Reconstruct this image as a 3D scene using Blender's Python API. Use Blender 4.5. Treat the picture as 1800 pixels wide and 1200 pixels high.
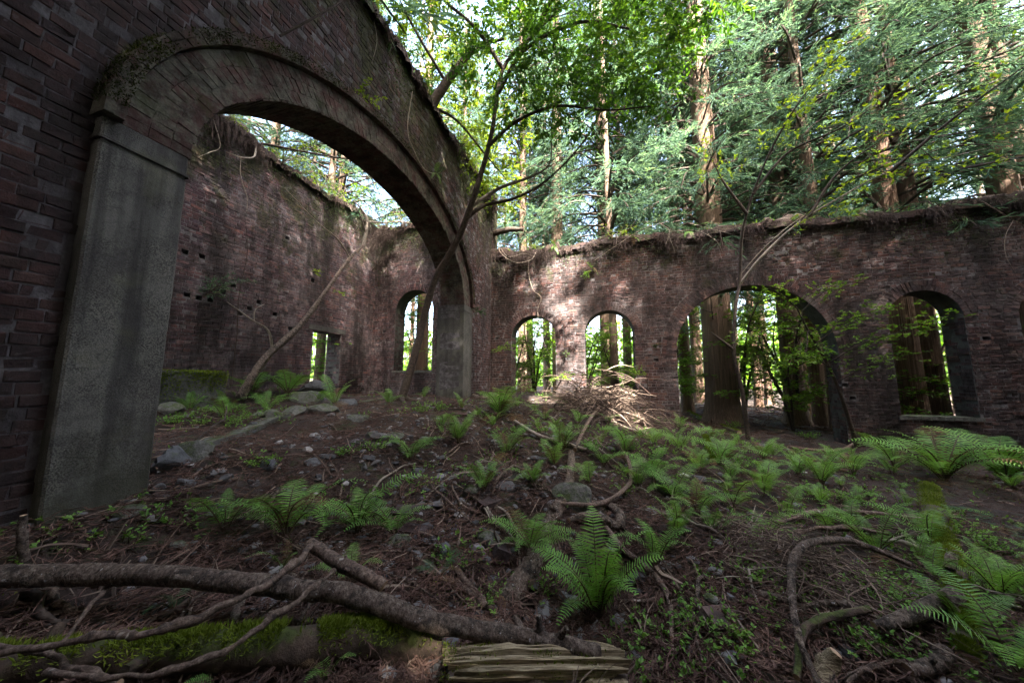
import bpy, bmesh, math, random
import numpy as np
from mathutils import Vector, Matrix

for o in list(bpy.data.objects):
    bpy.data.objects.remove(o, do_unlink=True)
scene = bpy.context.scene
C = scene.collection

# ------------------------------------------------------------------ camera
EYE = 1.5                       # eye height above the floor beside the long wall
PITCH = math.radians(6.5)
YAW = math.radians(16.1)
cam_data = bpy.data.cameras.new("camera")
cam_data.lens = 11.0
cam_data.sensor_width = 36.0
cam_data.clip_start = 0.05
cam_data.clip_end = 2000.0
cam = bpy.data.objects.new("camera", cam_data)
cam.location = (0, 0, EYE)
cam.rotation_euler = (math.radians(90) + PITCH, 0, YAW)
C.objects.link(cam)
scene.camera = cam

# ------------------------------------------------------------------ sky, sun, exposure
SUN_DIR = Vector((0.45, -0.53, 0.72)).normalized()      # towards the sun
world = bpy.data.worlds.new("World")
scene.world = world
world.use_nodes = True
wn = world.node_tree
sky = wn.nodes.new("ShaderNodeTexSky")
sky.sky_type = 'NISHITA'
sky.sun_disc = False
sky.sun_elevation = math.asin(SUN_DIR.z)
sky.sun_rotation = math.atan2(SUN_DIR.x, SUN_DIR.y)
sky.air_density = 1.0
sky.dust_density = 7.0
sky.ozone_density = 1.0
bg = wn.nodes["Background"]
wn.links.new(sky.outputs[0], bg.inputs[0])
bg.inputs[1].default_value = 0.15
sun_data = bpy.data.lights.new("sun", 'SUN')
sun_data.energy = 5.0
sun_data.angle = math.radians(0.53)
sun_data.color = (1.0, 0.95, 0.86)
sun = bpy.data.objects.new("sun", sun_data)
sun.rotation_euler = SUN_DIR.to_track_quat('Z', 'Y').to_euler()
C.objects.link(sun)
scene.view_settings.view_transform = 'Standard'
scene.view_settings.look = 'None'
scene.view_settings.gamma = 1.0
scene.view_settings.use_curve_mapping = False
scene.view_settings.exposure = 4.35
scene.cycles.use_denoising = True
scene.cycles.max_bounces = 8
scene.cycles.diffuse_bounces = 4
scene.cycles.transmission_bounces = 4
scene.cycles.sample_clamp_indirect = 6.0

rng = np.random.default_rng(7)
random.seed(7)

D = 8.65        # distance of the long wall
AX = -3.15      # plane of the wall with the big arch
WX = -7.36      # plane of the far side wall

# ------------------------------------------------------------------ terrain height
_CP = np.array([
 (-3.05,1.2,.66),(-3.05,3,.80),(-3.05,5,.97),(-3,6.6,1.02),(-2.6,8.3,1.02),(-4,2,.85),(-4,4,.92),(-5,5.5,.98),(-4.2,7.5,.98),
 (-7.3,3,1.22),(-6.5,3,1.20),(-6.6,4.5,1.24),(-6.6,5.6,1.18),(-5.6,3.4,1.02),(-7.2,8.2,.95),(-5.5,8.4,.95),(-6.3,7.2,.98),
 (-1.8,8.1,1.10),(-.8,8.0,1.00),(.2,8.2,.72),(-1.5,6.5,.95),(-.5,6.2,.80),(-2,4.5,.82),(-1,4.6,.72),(.1,5,.55),
 (1.2,8,.42),(1.5,6,.36),(0,2,.16),(-1.5,2,.34),(-2.3,1,.42),(-2,0,.30),(-1,3.2,.48),(.6,3.6,.32),(1.6,3.4,.16),(3,4,.08),
 (3.4,6.3,.10),(3.4,8.6,.10),(5.5,8,.04),(7,8,.02),(4,2,.0),(6,5,.03),(9,7,.0),(0,0,.14),(2,1,.02),(0,-3,.1),(-3,-3,.3),(5,-3,0),(1,1.2,.08),
 (0,12,.12),(4,12,.05),(8,12,.0),(0,20,.15),(-8,14,.4),(10,20,0),(-12,5,.6),(-14,14,.4),(15,5,0),(15,-6,0),(-10,-5,.5),(-10,1,.9)])
def hground(x, y):
    """height of the earth floor, numpy friendly"""
    x = np.asarray(x, float); y = np.asarray(y, float)
    num = np.zeros_like(x); den = np.zeros_like(x)
    for cx, cy, cz in _CP:
        w = 1.0 / ((x-cx)**2 + (y-cy)**2 + 0.25)**2
        num += w*cz; den += w
    h = num/den
    r = np.sqrt(x*x + (y-5)**2)
    b = (np.sin(2.3*x+1.1*y+.5)*np.sin(1.7*y-1.3*x+1.) * .045 + np.sin(5.1*x-2.2*y)*np.sin(4.3*y+1.9*x+2.) * .022
         + np.sin(11.3*x+4.2*y+1.)*np.sin(9.7*y-5.1*x) * .010)
    far = np.clip((r-30)/40, 0, 1)
    return h*(1-far) + b*(1-far) - 0.6*far

# ------------------------------------------------------------------ helpers
def hg(x, y): return float(hground(np.array([x]), np.array([y]))[0])

def tag(o, label=None, cat=None, group=None, kind=None):
    if label: o["label"] = label
    if cat: o["category"] = cat
    if group: o["group"] = group
    if kind: o["kind"] = kind
    return o

def link(o, parent=None):
    C.objects.link(o)
    if parent is not None: o.parent = parent
    return o

def empty(name, loc=(0, 0, 0), rz=0.0):
    o = bpy.data.objects.new(name, None)
    o.location = loc; o.rotation_euler = (0, 0, rz); o.empty_display_size = .2
    return link(o)

class MB:
    """collects quads and triangles (numpy) and builds ONE mesh"""
    def __init__(s): s.v = []; s.f = []; s.n = 0
    def add(s, v, f, mi=0):
        v = np.asarray(v, np.float32).reshape(-1, 3); f = np.asarray(f, np.int64)
        if len(f) == 0: return
        s.v.append(v); s.f.append((f + s.n, mi)); s.n += len(v)
    def mesh(s, name, mats, smooth=False):
        me = bpy.data.meshes.new(name)
        v = np.concatenate(s.v) if s.v else np.zeros((0, 3), np.float32)
        me.vertices.add(len(v)); me.vertices.foreach_set("co", v.ravel())
        loops = []; starts = []; mids = []; p = 0
        for f, mi in s.f:
            k = f.shape[1]; loops.append(f.ravel())
            starts.append(p + np.arange(len(f))*k); p += f.size
            mids.append(np.full(len(f), mi))
        if loops:
            loops = np.concatenate(loops).astype(np.int32); starts = np.concatenate(starts).astype(np.int32)
            me.loops.add(len(loops)); me.loops.foreach_set("vertex_index", loops)
            me.polygons.add(len(starts)); me.polygons.foreach_set("loop_start", starts)
            me.polygons.foreach_set("material_index", np.concatenate(mids).astype(np.int32))
            me.polygons.foreach_set("use_smooth", np.full(len(starts), smooth))
        for m in (mats if isinstance(mats, (list, tuple)) else [mats]): me.materials.append(m)
        me.update(calc_edges=True); me.validate()
        return me
    def build(s, name, mats, parent=None, smooth=False):
        return link(bpy.data.objects.new(name, s.mesh(name, mats, smooth)), parent)

BOXF = np.array([(0,1,2,3),(7,6,5,4),(0,4,5,1),(1,5,6,2),(2,6,7,3),(3,7,4,0)])
def box(mb, a, b, mi=0, jit=0.0):
    x0,y0,z0 = a; x1,y1,z1 = b
    v = np.array([(x0,y0,z0),(x0,y1,z0),(x1,y1,z0),(x1,y0,z0),(x0,y0,z1),(x0,y1,z1),(x1,y1,z1),(x1,y0,z1)], float)
    if jit: v = v + rng.normal(0, jit, v.shape)
    mb.add(v, BOXF, mi)

def catmull(pts, n):
    P = np.asarray(pts, float)
    if len(P) < 3:
        t = np.linspace(0, 1, n)[:, None]; return P[0]*(1-t) + P[-1]*t
    Q = np.vstack([2*P[0]-P[1], P, 2*P[-1]-P[-2]])
    seg = len(P)-1; out = []
    for t in np.linspace(0, seg - 1e-9, n):
        i = int(t); u = t-i; p0,p1,p2,p3 = Q[i],Q[i+1],Q[i+2],Q[i+3]
        out.append(.5*((2*p1)+(-p0+p2)*u+(2*p0-5*p1+4*p2-p3)*u*u+(-p0+3*p1-3*p2+p3)*u**3))
    return np.array(out)

def tube(mb, pts, r, sides=6, n=None, rough=0.0, mi=0, cap_mi=None, cap=True, knob=0.0):
    """tapered tube along a smoothed polyline; r a number or one radius per point"""
    n = n or max(4, 3*len(pts))
    P = catmull(pts, n)
    rr = np.interp(np.linspace(0, 1, n), np.linspace(0, 1, len(np.atleast_1d(r)) if np.ndim(r) else 2), r if np.ndim(r) else [r, r])
    if knob:
        k = max(4, n//3)
        sm = lambda a: np.stack([np.interp(np.arange(n), np.linspace(0, n-1, k), c) for c in a], 0)
        P = P + (sm(rng.normal(0, 1, (3, k))).T)*rr[:, None]*knob*1.1
        rr = rr*(1+sm(rng.normal(0, knob*.55, (1, k)))[0]+np.where(rng.random(n) < .10, rng.uniform(0, knob*1.2, n), 0))
    T = np.gradient(P, axis=0); T /= (np.linalg.norm(T, axis=1)[:, None] + 1e-9)
    ref = np.array([0.31, 0.17, .93]) if abs(T[0][2]) < .8 else np.array([1., .2, 0])
    N = np.cross(T, ref); N /= (np.linalg.norm(N, axis=1)[:, None] + 1e-9)
    B = np.cross(T, N)
    a = np.linspace(0, 2*math.pi, sides, endpoint=False)
    rad = rr[:, None] * (1 + (rng.normal(0, rough, (n, sides)) if rough else 0))
    V = P[:, None, :] + rad[..., None]*(np.cos(a)[None, :, None]*N[:, None, :] + np.sin(a)[None, :, None]*B[:, None, :])
    i = np.arange(n-1)[:, None]*sides; j = np.arange(sides)[None, :]; k = (j+1) % sides
    F = np.stack([i+j, i+k, i+sides+k, i+sides+j], -1).reshape(-1, 4)
    mb.add(V.reshape(-1, 3), F, mi)
    if cap:
        for ring, flip in ((V[0], 1), (V[-1], 0)):
            c = ring.mean(0); vv = np.vstack([ring, c[None]])
            jj = np.arange(sides); kk = (jj+1) % sides
            f = np.stack([kk, jj, np.full(sides, sides)], -1) if flip else np.stack([jj, kk, np.full(sides, sides)], -1)
            mb.add(vv, f, mi if cap_mi is None else cap_mi)
    return P

def norm(a): return a/(np.linalg.norm(a, axis=-1, keepdims=True)+1e-9)

def leaves(mb, P, A, Nn, L, W, mid=.45, fold=0.12, mi=0):
    """diamond leaves: base P, axis A, normal Nn"""
    P = np.asarray(P, float); A = norm(np.asarray(A, float)); Nn = np.asarray(Nn, float)
    S = norm(np.cross(A, Nn)); U = norm(np.cross(S, A))
    L = np.broadcast_to(np.asarray(L, float).reshape(-1, 1), (len(P), 1)); W = np.broadcast_to(np.asarray(W, float).reshape(-1, 1), (len(P), 1))
    v0 = P; v1 = P+A*L*mid+S*W*.5+U*W*fold; v2 = P+A*L; v3 = P+A*L*mid-S*W*.5+U*W*fold
    V = np.stack([v0, v1, v2, v3], 1).reshape(-1, 3)
    mb.add(V, np.arange(len(P)*4).reshape(-1, 4), mi)

def rdir(n, zbias=0.0, zscale=1.0):
    d = rng.normal(0, 1, (n, 3)); d[:, 2] = d[:, 2]*zscale + zbias
    return norm(d)

def ico(sub=1):
    t = (1+5**.5)/2
    v = [(-1,t,0),(1,t,0),(-1,-t,0),(1,-t,0),(0,-1,t),(0,1,t),(0,-1,-t),(0,1,-t),(t,0,-1),(t,0,1),(-t,0,-1),(-t,0,1)]
    f = [(0,11,5),(0,5,1),(0,1,7),(0,7,10),(0,10,11),(1,5,9),(5,11,4),(11,10,2),(10,7,6),(7,1,8),(3,9,4),(3,4,2),(3,2,6),(3,6,8),(3,8,9),(4,9,5),(2,4,11),(6,2,10),(8,6,7),(9,8,1)]
    v = [Vector(p).normalized() for p in v]
    for _ in range(sub):
        cache = {}; nf = []
        def m(a, b):
            k = (min(a, b), max(a, b))
            if k not in cache: v.append(((v[a]+v[b])/2).normalized()); cache[k] = len(v)-1
            return cache[k]
        for a, b, c in f:
            ab, bc, ca = m(a, b), m(b, c), m(c, a); nf += [(a, ab, ca), (b, bc, ab), (c, ca, bc), (ab, bc, ca)]
        f = nf
    return np.array([tuple(p) for p in v]), np.array(f)

# ------------------------------------------------------------------ materials
def mat(name):
    m = bpy.data.materials.new(name); m.use_nodes = True
    return m, m.node_tree.nodes, m.node_tree.links

class NT:
    def __init__(s, name):
        s.m, s.n, s.l = mat(name); s.b = s.n["Principled BSDF"]
        s.b.inputs["Specular IOR Level"].default_value = .25
        s.geo = s.n.new("ShaderNodeNewGeometry"); s.oi = s.n.new("ShaderNodeObjectInfo")
    def pos(s, scale=(1, 1, 1)):
        k = s.n.new("ShaderNodeMapping"); k.inputs["Scale"].default_value = scale
        s.l.new(s.geo.outputs["Position"], k.inputs["Vector"]); return k.outputs[0]
    def obj(s, scale=(1, 1, 1)):
        tc = s.n.new("ShaderNodeTexCoord"); k = s.n.new("ShaderNodeMapping"); k.inputs["Scale"].default_value = scale
        s.l.new(tc.outputs["Object"], k.inputs["Vector"]); return k.outputs[0]
    def noise(s, vec, scale, detail=4, rough=.6, dist=0.0):
        k = s.n.new("ShaderNodeTexNoise"); k.inputs["Scale"].default_value = scale; k.inputs["Detail"].default_value = detail
        k.inputs["Roughness"].default_value = rough; k.inputs["Distortion"].default_value = dist
        s.l.new(vec, k.inputs["Vector"]); return k.outputs["Fac"]
    def ramp(s, fac, stops):
        k = s.n.new("ShaderNodeValToRGB"); e = k.color_ramp.elements
        while len(e) < len(stops): e.new(.5)
        for el, (p, c) in zip(e, stops):
            el.position = p; el.color = (*c, 1) if np.ndim(c) else (c, c, c, 1)
        s.l.new(fac, k.inputs[0]); return k.outputs[0]
    def mix(s, fac, a, b, mode='MIX'):
        k = s.n.new("ShaderNodeMix"); k.data_type = 'RGBA'; k.blend_type = mode
        for inp, val in ((k.inputs[0], fac), (k.inputs[6], a), (k.inputs[7], b)):
            if isinstance(val, (int, float)): inp.default_value = val
            elif isinstance(val, tuple): inp.default_value = (*val, 1)
            else: s.l.new(val, inp)
        return k.outputs[2]
    def math(s, op, a, b=0.0):
        k = s.n.new("ShaderNodeMath"); k.operation = op
        for inp, val in ((k.inputs[0], a), (k.inputs[1], b)):
            if isinstance(val, (int, float)): inp.default_value = val
            else: s.l.new(val, inp)
        return k.outputs[0]
    def rand(s):
        return s.math('FRACT', s.math('ADD', s.oi.outputs["Random"], s.geo.outputs["Random Per Island"]))
    def bump(s, h, strength=.5, dist=.01):
        k = s.n.new("ShaderNodeBump"); k.inputs["Strength"].default_value = strength; k.inputs["Distance"].default_value = dist
        s.l.new(h, k.inputs["Height"]); s.l.new(k.outputs[0], s.b.inputs["Normal"])
    def col(s, c, rough=.85):
        if isinstance(c, tuple): s.b.inputs["Base Color"].default_value = (*c, 1)
        else: s.l.new(c, s.b.inputs["Base Color"])
        s.b.inputs["Roughness"].default_value = rough
    def leafy(s, c, trans=.4, tint=(1.25, 1.15, .5), rough=.5):
        """leaf: principled sheet plus light passing through"""
        s.col(c, rough)
        t = s.n.new("ShaderNodeBsdfTranslucent"); s.l.new(s.mix(1.0, c, tint, 'MULTIPLY'), t.inputs[0])
        mx = s.n.new("ShaderNodeMixShader"); mx.inputs[0].default_value = trans
        s.l.new(s.b.outputs[0], mx.inputs[1]); s.l.new(t.outputs[0], mx.inputs[2])
        s.l.new(mx.outputs[0], s.n["Material Output"].inputs[0])

M = {}
def grime(t, c, m=1.0):
    """stains, lime bloom and moss that run over bricks and joints alike"""
    p = t.pos(); ps = t.pos((1.5, 1.5, .3))
    bloom = t.ramp(t.noise(p, .9, 8, .74), [(.46, 0.), (.66, 1.)])
    c = t.mix(t.math('MULTIPLY', bloom, .50*m*m), c, (.140, .128, .126))
    fleck = t.ramp(t.noise(p, 26., 3, .6), [(.62, 0.), (.72, 1.)])
    c = t.mix(t.math('MULTIPLY', fleck, .40*m), c, (.30, .275, .28))
    soot = t.ramp(t.noise(p, 5.5, 6, .75), [(.46, 0.), (.62, 1.)])
    c = t.mix(t.math('MULTIPLY', soot, .78), c, (.030, .024, .023))
    dark = t.ramp(t.noise(ps, .75, 7, .72), [(.47, 0.), (.60, 1.)])
    c = t.mix(t.math('MULTIPLY', dark, .80), c, (.018, .015, .014))
    z = t.n.new("ShaderNodeSeparateXYZ"); t.l.new(t.geo.outputs["Position"], z.inputs[0])
    mossn = t.math('ADD', t.noise(t.pos((1, 1, .7)), 1.9, 7, .74), t.math('MULTIPLY', t.math('SUBTRACT', z.outputs[2], 3.4), .060))
    moss = t.ramp(mossn, [(.60, 0.), (.70, 1.)])
    c = t.mix(t.math('MULTIPLY', moss, .70), c, t.ramp(t.noise(p, 18., 4, .6), [(.35, (.014, .014, .008)), (.65, (.045, .050, .018))]))
    return c

def make_materials():
    for key, nm, dk in (('brick', "weathered_brick", (1., 1., 1.)), ('shaded_brick', "shade_darkened_brick", (.55, .5, .5)), ('purple_brick', "purplish_brick", (1.35, 1.45, 1.75))):  # second entry: darker copy, the arch wall's shade put into its brick colour
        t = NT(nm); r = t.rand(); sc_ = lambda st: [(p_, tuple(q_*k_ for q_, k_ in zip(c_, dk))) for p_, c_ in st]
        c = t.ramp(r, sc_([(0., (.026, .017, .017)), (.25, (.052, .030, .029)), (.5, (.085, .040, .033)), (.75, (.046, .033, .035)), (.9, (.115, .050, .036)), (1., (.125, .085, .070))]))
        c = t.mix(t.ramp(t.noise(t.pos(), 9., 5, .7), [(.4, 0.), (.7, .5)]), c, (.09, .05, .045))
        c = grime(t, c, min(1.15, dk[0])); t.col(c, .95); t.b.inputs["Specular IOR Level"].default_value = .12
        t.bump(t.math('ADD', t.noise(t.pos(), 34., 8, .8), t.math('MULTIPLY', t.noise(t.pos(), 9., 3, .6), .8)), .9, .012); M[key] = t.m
    def lichen(name):
        t = NT(name); p = t.pos()
        c = t.ramp(t.noise(p, 7., 6, .7), [(.35, (.030, .018, .016)), (.65, (.080, .042, .036))])
        c = t.mix(t.math('MULTIPLY', t.rand(), .35), c, (.10, .052, .043))
        li = t.ramp(t.noise(p, 4.2, 9, .78), [(.43, 0.), (.56, 1.)])
        c = t.mix(t.math('MULTIPLY', li, .85), c, t.ramp(t.noise(p, 26., 6, .75), [(.3, (.045, .043, .034)), (.7, (.15, .145, .11))]))
        c = t.mix(t.ramp(t.noise(p, 2.6, 8, .75), [(.48, 0.), (.62, .85)]), c, (.018, .017, .012))
        c = t.mix(t.ramp(t.noise(p, 3.4, 7, .72), [(.56, 0.), (.66, .6)]), c, (.030, .036, .010))
        t.col(c, .95); t.b.inputs["Specular IOR Level"].default_value = .1
        t.bump(t.noise(p, 30., 8, .82), 1.0, .016); return t.m
    M['lichen_brick'] = lichen("lichened_brick"); M['lichen_mortar'] = lichen("lichened_mortar")
    t = NT("old_mortar"); c = t.ramp(t.noise(t.pos(), 14., 6, .7), [(.3, (.075, .068, .068)), (.7, (.20, .185, .185))])
    c = grime(t, c); t.col(c, .95); t.bump(t.noise(t.pos(), 45., 6, .75), .9, .012); M['mortar'] = t.m
    t = NT("shaded_mortar"); c = t.ramp(t.noise(t.pos(), 14., 6, .7), [(.3, (.050, .045, .046)), (.7, (.135, .122, .125))])  # mortar darkened too, painting the arch wall's shade into the joints
    c = grime(t, c, .6); t.col(c, .95); t.bump(t.noise(t.pos(), 45., 6, .75), .9, .012); M['shaded_mortar'] = t.m
    t = NT("grey_render"); c = t.ramp(t.noise(t.pos(), 5., 7, .7), [(.3, (.022, .022, .020)), (.7, (.085, .082, .074))])
    t.col(c, .95); t.bump(t.noise(t.pos(), 30., 6, .75), .7, .012); M['render'] = t.m
    t = NT("pebble_concrete"); p = t.pos()
    c = t.ramp(t.noise(p, 150., 2, .5), [(.38, (.028, .026, .022)), (.62, (.145, .138, .115))])
    big = t.noise(t.pos((1, 1, .6)), 1.8, 6, .65)
    c = t.mix(t.ramp(big, [(.40, 0.), (.62, .9)]), c, (.040, .036, .034))
    c = t.mix(t.ramp(t.noise(p, 1.1, 8, .75), [(.50, 0.), (.60, .55)]), c, (.12, .115, .10))
    streak = t.noise(t.pos((7, 7, .35)), 1.0, 4, .6)
    c = t.mix(t.ramp(streak, [(.50, 0.), (.66, .75)]), c, (.022, .020, .018))
    crack = t.n.new("ShaderNodeTexVoronoi"); crack.feature = 'DISTANCE_TO_EDGE'; crack.inputs["Scale"].default_value = 1.3
    wv = t.n.new("ShaderNodeVectorMath"); wv.operation = 'ADD'; nz = t.n.new("ShaderNodeTexNoise"); nz.inputs["Scale"].default_value = 4.; nz.inputs["Detail"].default_value = 5; t.l.new(p, nz.inputs["Vector"])
    t.l.new(p, wv.inputs[0]); t.l.new(nz.outputs["Color"], wv.inputs[1]); t.l.new(wv.outputs[0], crack.inputs["Vector"])
    c = t.mix(t.ramp(crack.outputs["Distance"], [(.003, .4), (.010, 0.)]), c, (.012, .011, .010))
    zz = t.n.new("ShaderNodeSeparateXYZ"); t.l.new(t.geo.outputs["Position"], zz.inputs[0])
    damp = t.math('SUBTRACT', t.math('ADD', t.noise(p, 4., 6, .7), .55), t.math('MULTIPLY', zz.outputs[2], .55))
    c = t.mix(t.ramp(damp, [(.38, 0.), (.62, .7)]), c, (.024, .024, .014))
    c = t.mix(t.ramp(t.noise(p, 2.6, 5, .6), [(.55, 0.), (.75, .35)]), c, (.12, .12, .05))
    t.col(c, .95); t.bump(t.noise(p, 150., 3, .6), .7, .006); M['concrete'] = t.m
    t = NT("earth_floor"); p = t.pos()
    c = t.ramp(t.noise(p, 3.5, 8, .72), [(.3, (.010, .007, .006)), (.5, (.028, .018, .014)), (.72, (.060, .040, .031))])
    c = t.mix(t.ramp(t.noise(p, 60., 4, .7), [(.45, 0.), (.7, .6)]), c, (.075, .048, .036))
    c = t.mix(t.ramp(t.noise(p, .9, 6, .72), [(.52, 0.), (.66, .45)]), c, (.045, .042, .044))
    c = t.mix(t.ramp(t.noise(p, 2.1, 8, .76), [(.55, 0.), (.64, .75)]), c, (.034, .052, .014))
    t.col(c, 1.0); t.bump(t.noise(p, 28., 8, .75), 1.0, .03); M['earth'] = t.m
    t = NT("cedar_bark"); p = t.obj((9, 9, .55))
    n = t.noise(p, 1.6, 7, .68)
    c = t.ramp(n, [(.3, (.044, .025, .017)), (.52, (.135, .078, .052)), (.72, (.26, .165, .112))])
    c = t.mix(t.math('MULTIPLY', t.oi.outputs["Random"], .45), c, (.13, .11, .085))
    t.col(c, .95); t.bump(n, 1.0, .05); M['cedar_bark'] = t.m
    t = NT("brown_bark"); p = t.obj((1, 1, 1)); n = t.noise(t.pos(), 60., 8, .8)
    c = t.ramp(n, [(.34, (.030, .019, .014)), (.5, (.11, .072, .054)), (.66, (.26, .195, .152))])
    c = t.mix(t.ramp(t.noise(t.pos(), 20., 6, .75), [(.52, 0.), (.62, .8)]), c, (.020, .015, .012))
    c = t.mix(t.ramp(t.noise(t.pos(), 13., 2, .5), [(.70, 0.), (.73, .8)]), c, (.40, .36, .31))
    t.col(c, .85); t.bump(n, .9, .012); M['bark'] = t.m
    t = NT("trunk_bark"); p = t.pos(); band = t.noise(t.pos((2.2, 1, 1)), 26., 8, .8, 1.5); fine = t.noise(p, 48., 8, .8)
    c = t.ramp(fine, [(.34, (.030, .019, .015)), (.47, (.13, .090, .068)), (.57, (.225, .170, .132)), (.68, (.42, .35, .29))])
    c = t.mix(t.ramp(band, [(.38, .95), (.46, 0.)]), c, (.012, .009, .007))
    c = t.mix(t.ramp(t.noise(p, 13., 8, .8), [(.50, 0.), (.58, .8)]), c, (.030, .023, .019))
    c = t.mix(t.ramp(t.noise(p, 17., 6, .75), [(.60, 0.), (.65, .8)]), c, (.27, .20, .15))
    c = t.mix(t.ramp(t.noise(p, 60., 2, .5), [(.70, 0.), (.72, .9)]), c, (.46, .44, .41))
    t.col(c, .9); t.bump(t.math('ADD', t.math('MULTIPLY', band, 1.4), fine), 1.0, .02); M['trunk_bark'] = t.m
    t = NT("pale_bark"); n = t.noise(t.pos(), 30., 6, .7)
    c = t.ramp(n, [(.3, (.10, .08, .06)), (.6, (.24, .20, .16)), (.75, (.36, .32, .27))])
    t.col(c, .85); t.bump(n, .6, .006); M['pale_bark'] = t.m
    t = NT("dark_bark"); n = t.noise(t.pos(), 26., 6, .7)
    c = t.ramp(n, [(.3, (.018, .013, .010)), (.6, (.06, .043, .033)), (.78, (.11, .085, .065))])
    t.col(c, .9); t.bump(n, .7, .008); M['dark_bark'] = t.m
    t = NT("mossy_bark"); n = t.noise(t.pos(), 16., 7, .7)
    c = t.ramp(n, [(.3, (.02, .014, .010)), (.6, (.075, .05, .036)), (.75, (.13, .10, .075))])
    sx = t.n.new("ShaderNodeSeparateXYZ"); t.l.new(t.geo.outputs["Normal"], sx.inputs[0])
    mm = t.math('ADD', t.math('MULTIPLY', sx.outputs[2], .22), t.noise(t.pos(), 6., 5, .7))
    c = t.mix(t.ramp(mm, [(.62, 0.), (.74, .85)]), c, t.ramp(t.noise(t.pos(), 40., 4, .6), [(.3, (.018, .026, .006)), (.7, (.065, .085, .016))]))
    t.col(c, .95); t.bump(n, 1.0, .015); M['mossy_bark'] = t.m
    t = NT("far_bark"); n = t.noise(t.obj((9, 9, .4)), 1.3, 6, .68)
    c = t.ramp(n, [(.3, (.07, .050, .038)), (.55, (.16, .12, .095)), (.75, (.27, .225, .19))])
    c = t.mix(t.math('MULTIPLY', t.oi.outputs["Random"], .6), c, (.16, .085, .05))
    t.col(c, .95); t.bump(n, .8, .04); M['far_bark'] = t.m
    t = NT("cut_wood"); n = t.noise(t.pos(), 30., 4, .6)
    t.col(t.ramp(n, [(.3, (.22, .13, .08)), (.7, (.40, .27, .17))]), .9); M['cut'] = t.m
    t = NT("rotten_wood"); n = t.math('ADD', t.math('MULTIPLY', t.noise(t.obj((2.5, 60, 60)), 2.2, 8, .75), .7), t.math('MULTIPLY', t.noise(t.obj((4, 9, 9)), 2., 6, .7), .3))
    c = t.ramp(n, [(.34, (.035, .024, .015)), (.44, (.18, .135, .080)), (.53, (.36, .285, .175)), (.66, (.56, .47, .32))])
    c = t.mix(t.ramp(t.noise(t.pos(), 5., 6, .7), [(.62, 0.), (.72, .6)]), c, (.07, .09, .015))
    t.col(c, .95); t.bump(n, 1.0, .03); M['rotten'] = t.m
    t = NT("stone"); p = t.pos(); n = t.noise(p, 18., 7, .7)
    c = t.ramp(n, [(.3, (.030, .031, .034)), (.7, (.105, .106, .112))])
    c = t.mix(t.math('MULTIPLY', t.oi.outputs["Random"], .5), c, (.10, .085, .075))
    c = t.mix(t.ramp(t.noise(p, 5., 5, .7), [(.60, 0.), (.68, .7)]), c, (.05, .065, .018))
    t.col(c, .9); t.bump(n, .7, .012); M['stone'] = t.m
    t = NT("gravel_stone"); r = t.rand()
    t.col(t.ramp(r, [(0., (.04, .04, .043)), (.6, (.11, .105, .105)), (.92, (.17, .16, .155)), (1., (.32, .30, .28))]), .9); M['gravel'] = t.m
    t = NT("mossy_stone"); p = t.pos(); n = t.noise(p, 18., 7, .7)
    c = t.ramp(n, [(.3, (.045, .045, .04)), (.7, (.14, .135, .12))])
    sx = t.n.new("ShaderNodeSeparateXYZ"); t.l.new(t.geo.outputs["Normal"], sx.inputs[0])
    mm = t.math('ADD', t.math('MULTIPLY', sx.outputs[2], .14), t.noise(p, 7., 8, .76))
    c = t.mix(t.ramp(mm, [(.55, 0.), (.68, .9)]), c, t.ramp(t.noise(p, 45., 5, .7), [(.3, (.014, .022, .005)), (.7, (.062, .080, .014))]))
    t.col(c, .95); t.bump(t.noise(p, 60., 5, .7), .9, .015); M['mossy_stone'] = t.m
    def lf(key, name, stops, trans, tint, rough=.5):
        t = NT(name); cl = t.ramp(t.noise(t.pos(), 1.7, 3, .6), [(.32, 0.), (.68, 1.)])
        fac = t.math('ADD', t.math('MULTIPLY', cl, .55), t.math('MULTIPLY', t.rand(), .45))
        t.leafy(t.ramp(fac, stops), trans, tint, rough); t.b.inputs["Specular IOR Level"].default_value = .12 if rough > .6 else .25; M[key] = t.m
    lf('cedar', "cedar_needles", [(0., (.026, .052, .040)), (.35, (.048, .090, .064)), (.65, (.076, .128, .080)), (.9, (.125, .178, .082)), (1., (.16, .19, .085))], .5, (1.15, 1.2, .85), .85)
    lf('oak', "evergreen_leaf", [(0., (.016, .050, .010)), (.4, (.036, .098, .016)), (.75, (.075, .165, .022)), (1., (.14, .23, .028))], .5, (1.35, 1.2, .4), .4)
    lf('maple', "young_maple_leaf", [(0., (.06, .15, .020)), (.5, (.11, .22, .028)), (1., (.18, .29, .036))], .5, (1.25, 1.15, .4))
    lf('spring', "spring_leaf", [(0., (.10, .185, .022)), (.5, (.15, .23, .028)), (1., (.22, .28, .035))], .5, (1.2, 1.1, .4))
    lf('fern', "fern_green", [(0., (.060, .15, .030)), (.5, (.11, .235, .045)), (1., (.17, .30, .06))], .35, (1.2, 1.15, .5))
    lf('fern_bright', "fern_bright_green", [(0., (.075, .185, .038)), (.5, (.125, .26, .052)), (1., (.19, .33, .06))], .4, (1.2, 1.15, .45))
    lf('fern_dark', "fern_dark_green", [(0., (.020, .055, .022)), (.5, (.035, .085, .032)), (1., (.05, .11, .038))], .3, (1.2, 1.15, .5))
    lf('herb', "herb_leaf", [(0., (.06, .15, .030)), (.5, (.11, .225, .038)), (1., (.17, .29, .05))], .4, (1.2, 1.15, .5))
    lf('ivy', "ivy_leaf", [(0., (.020, .040, .012)), (.6, (.04, .065, .018)), (1., (.085, .10, .03))], .3, (1.2, 1.1, .5))
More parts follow.
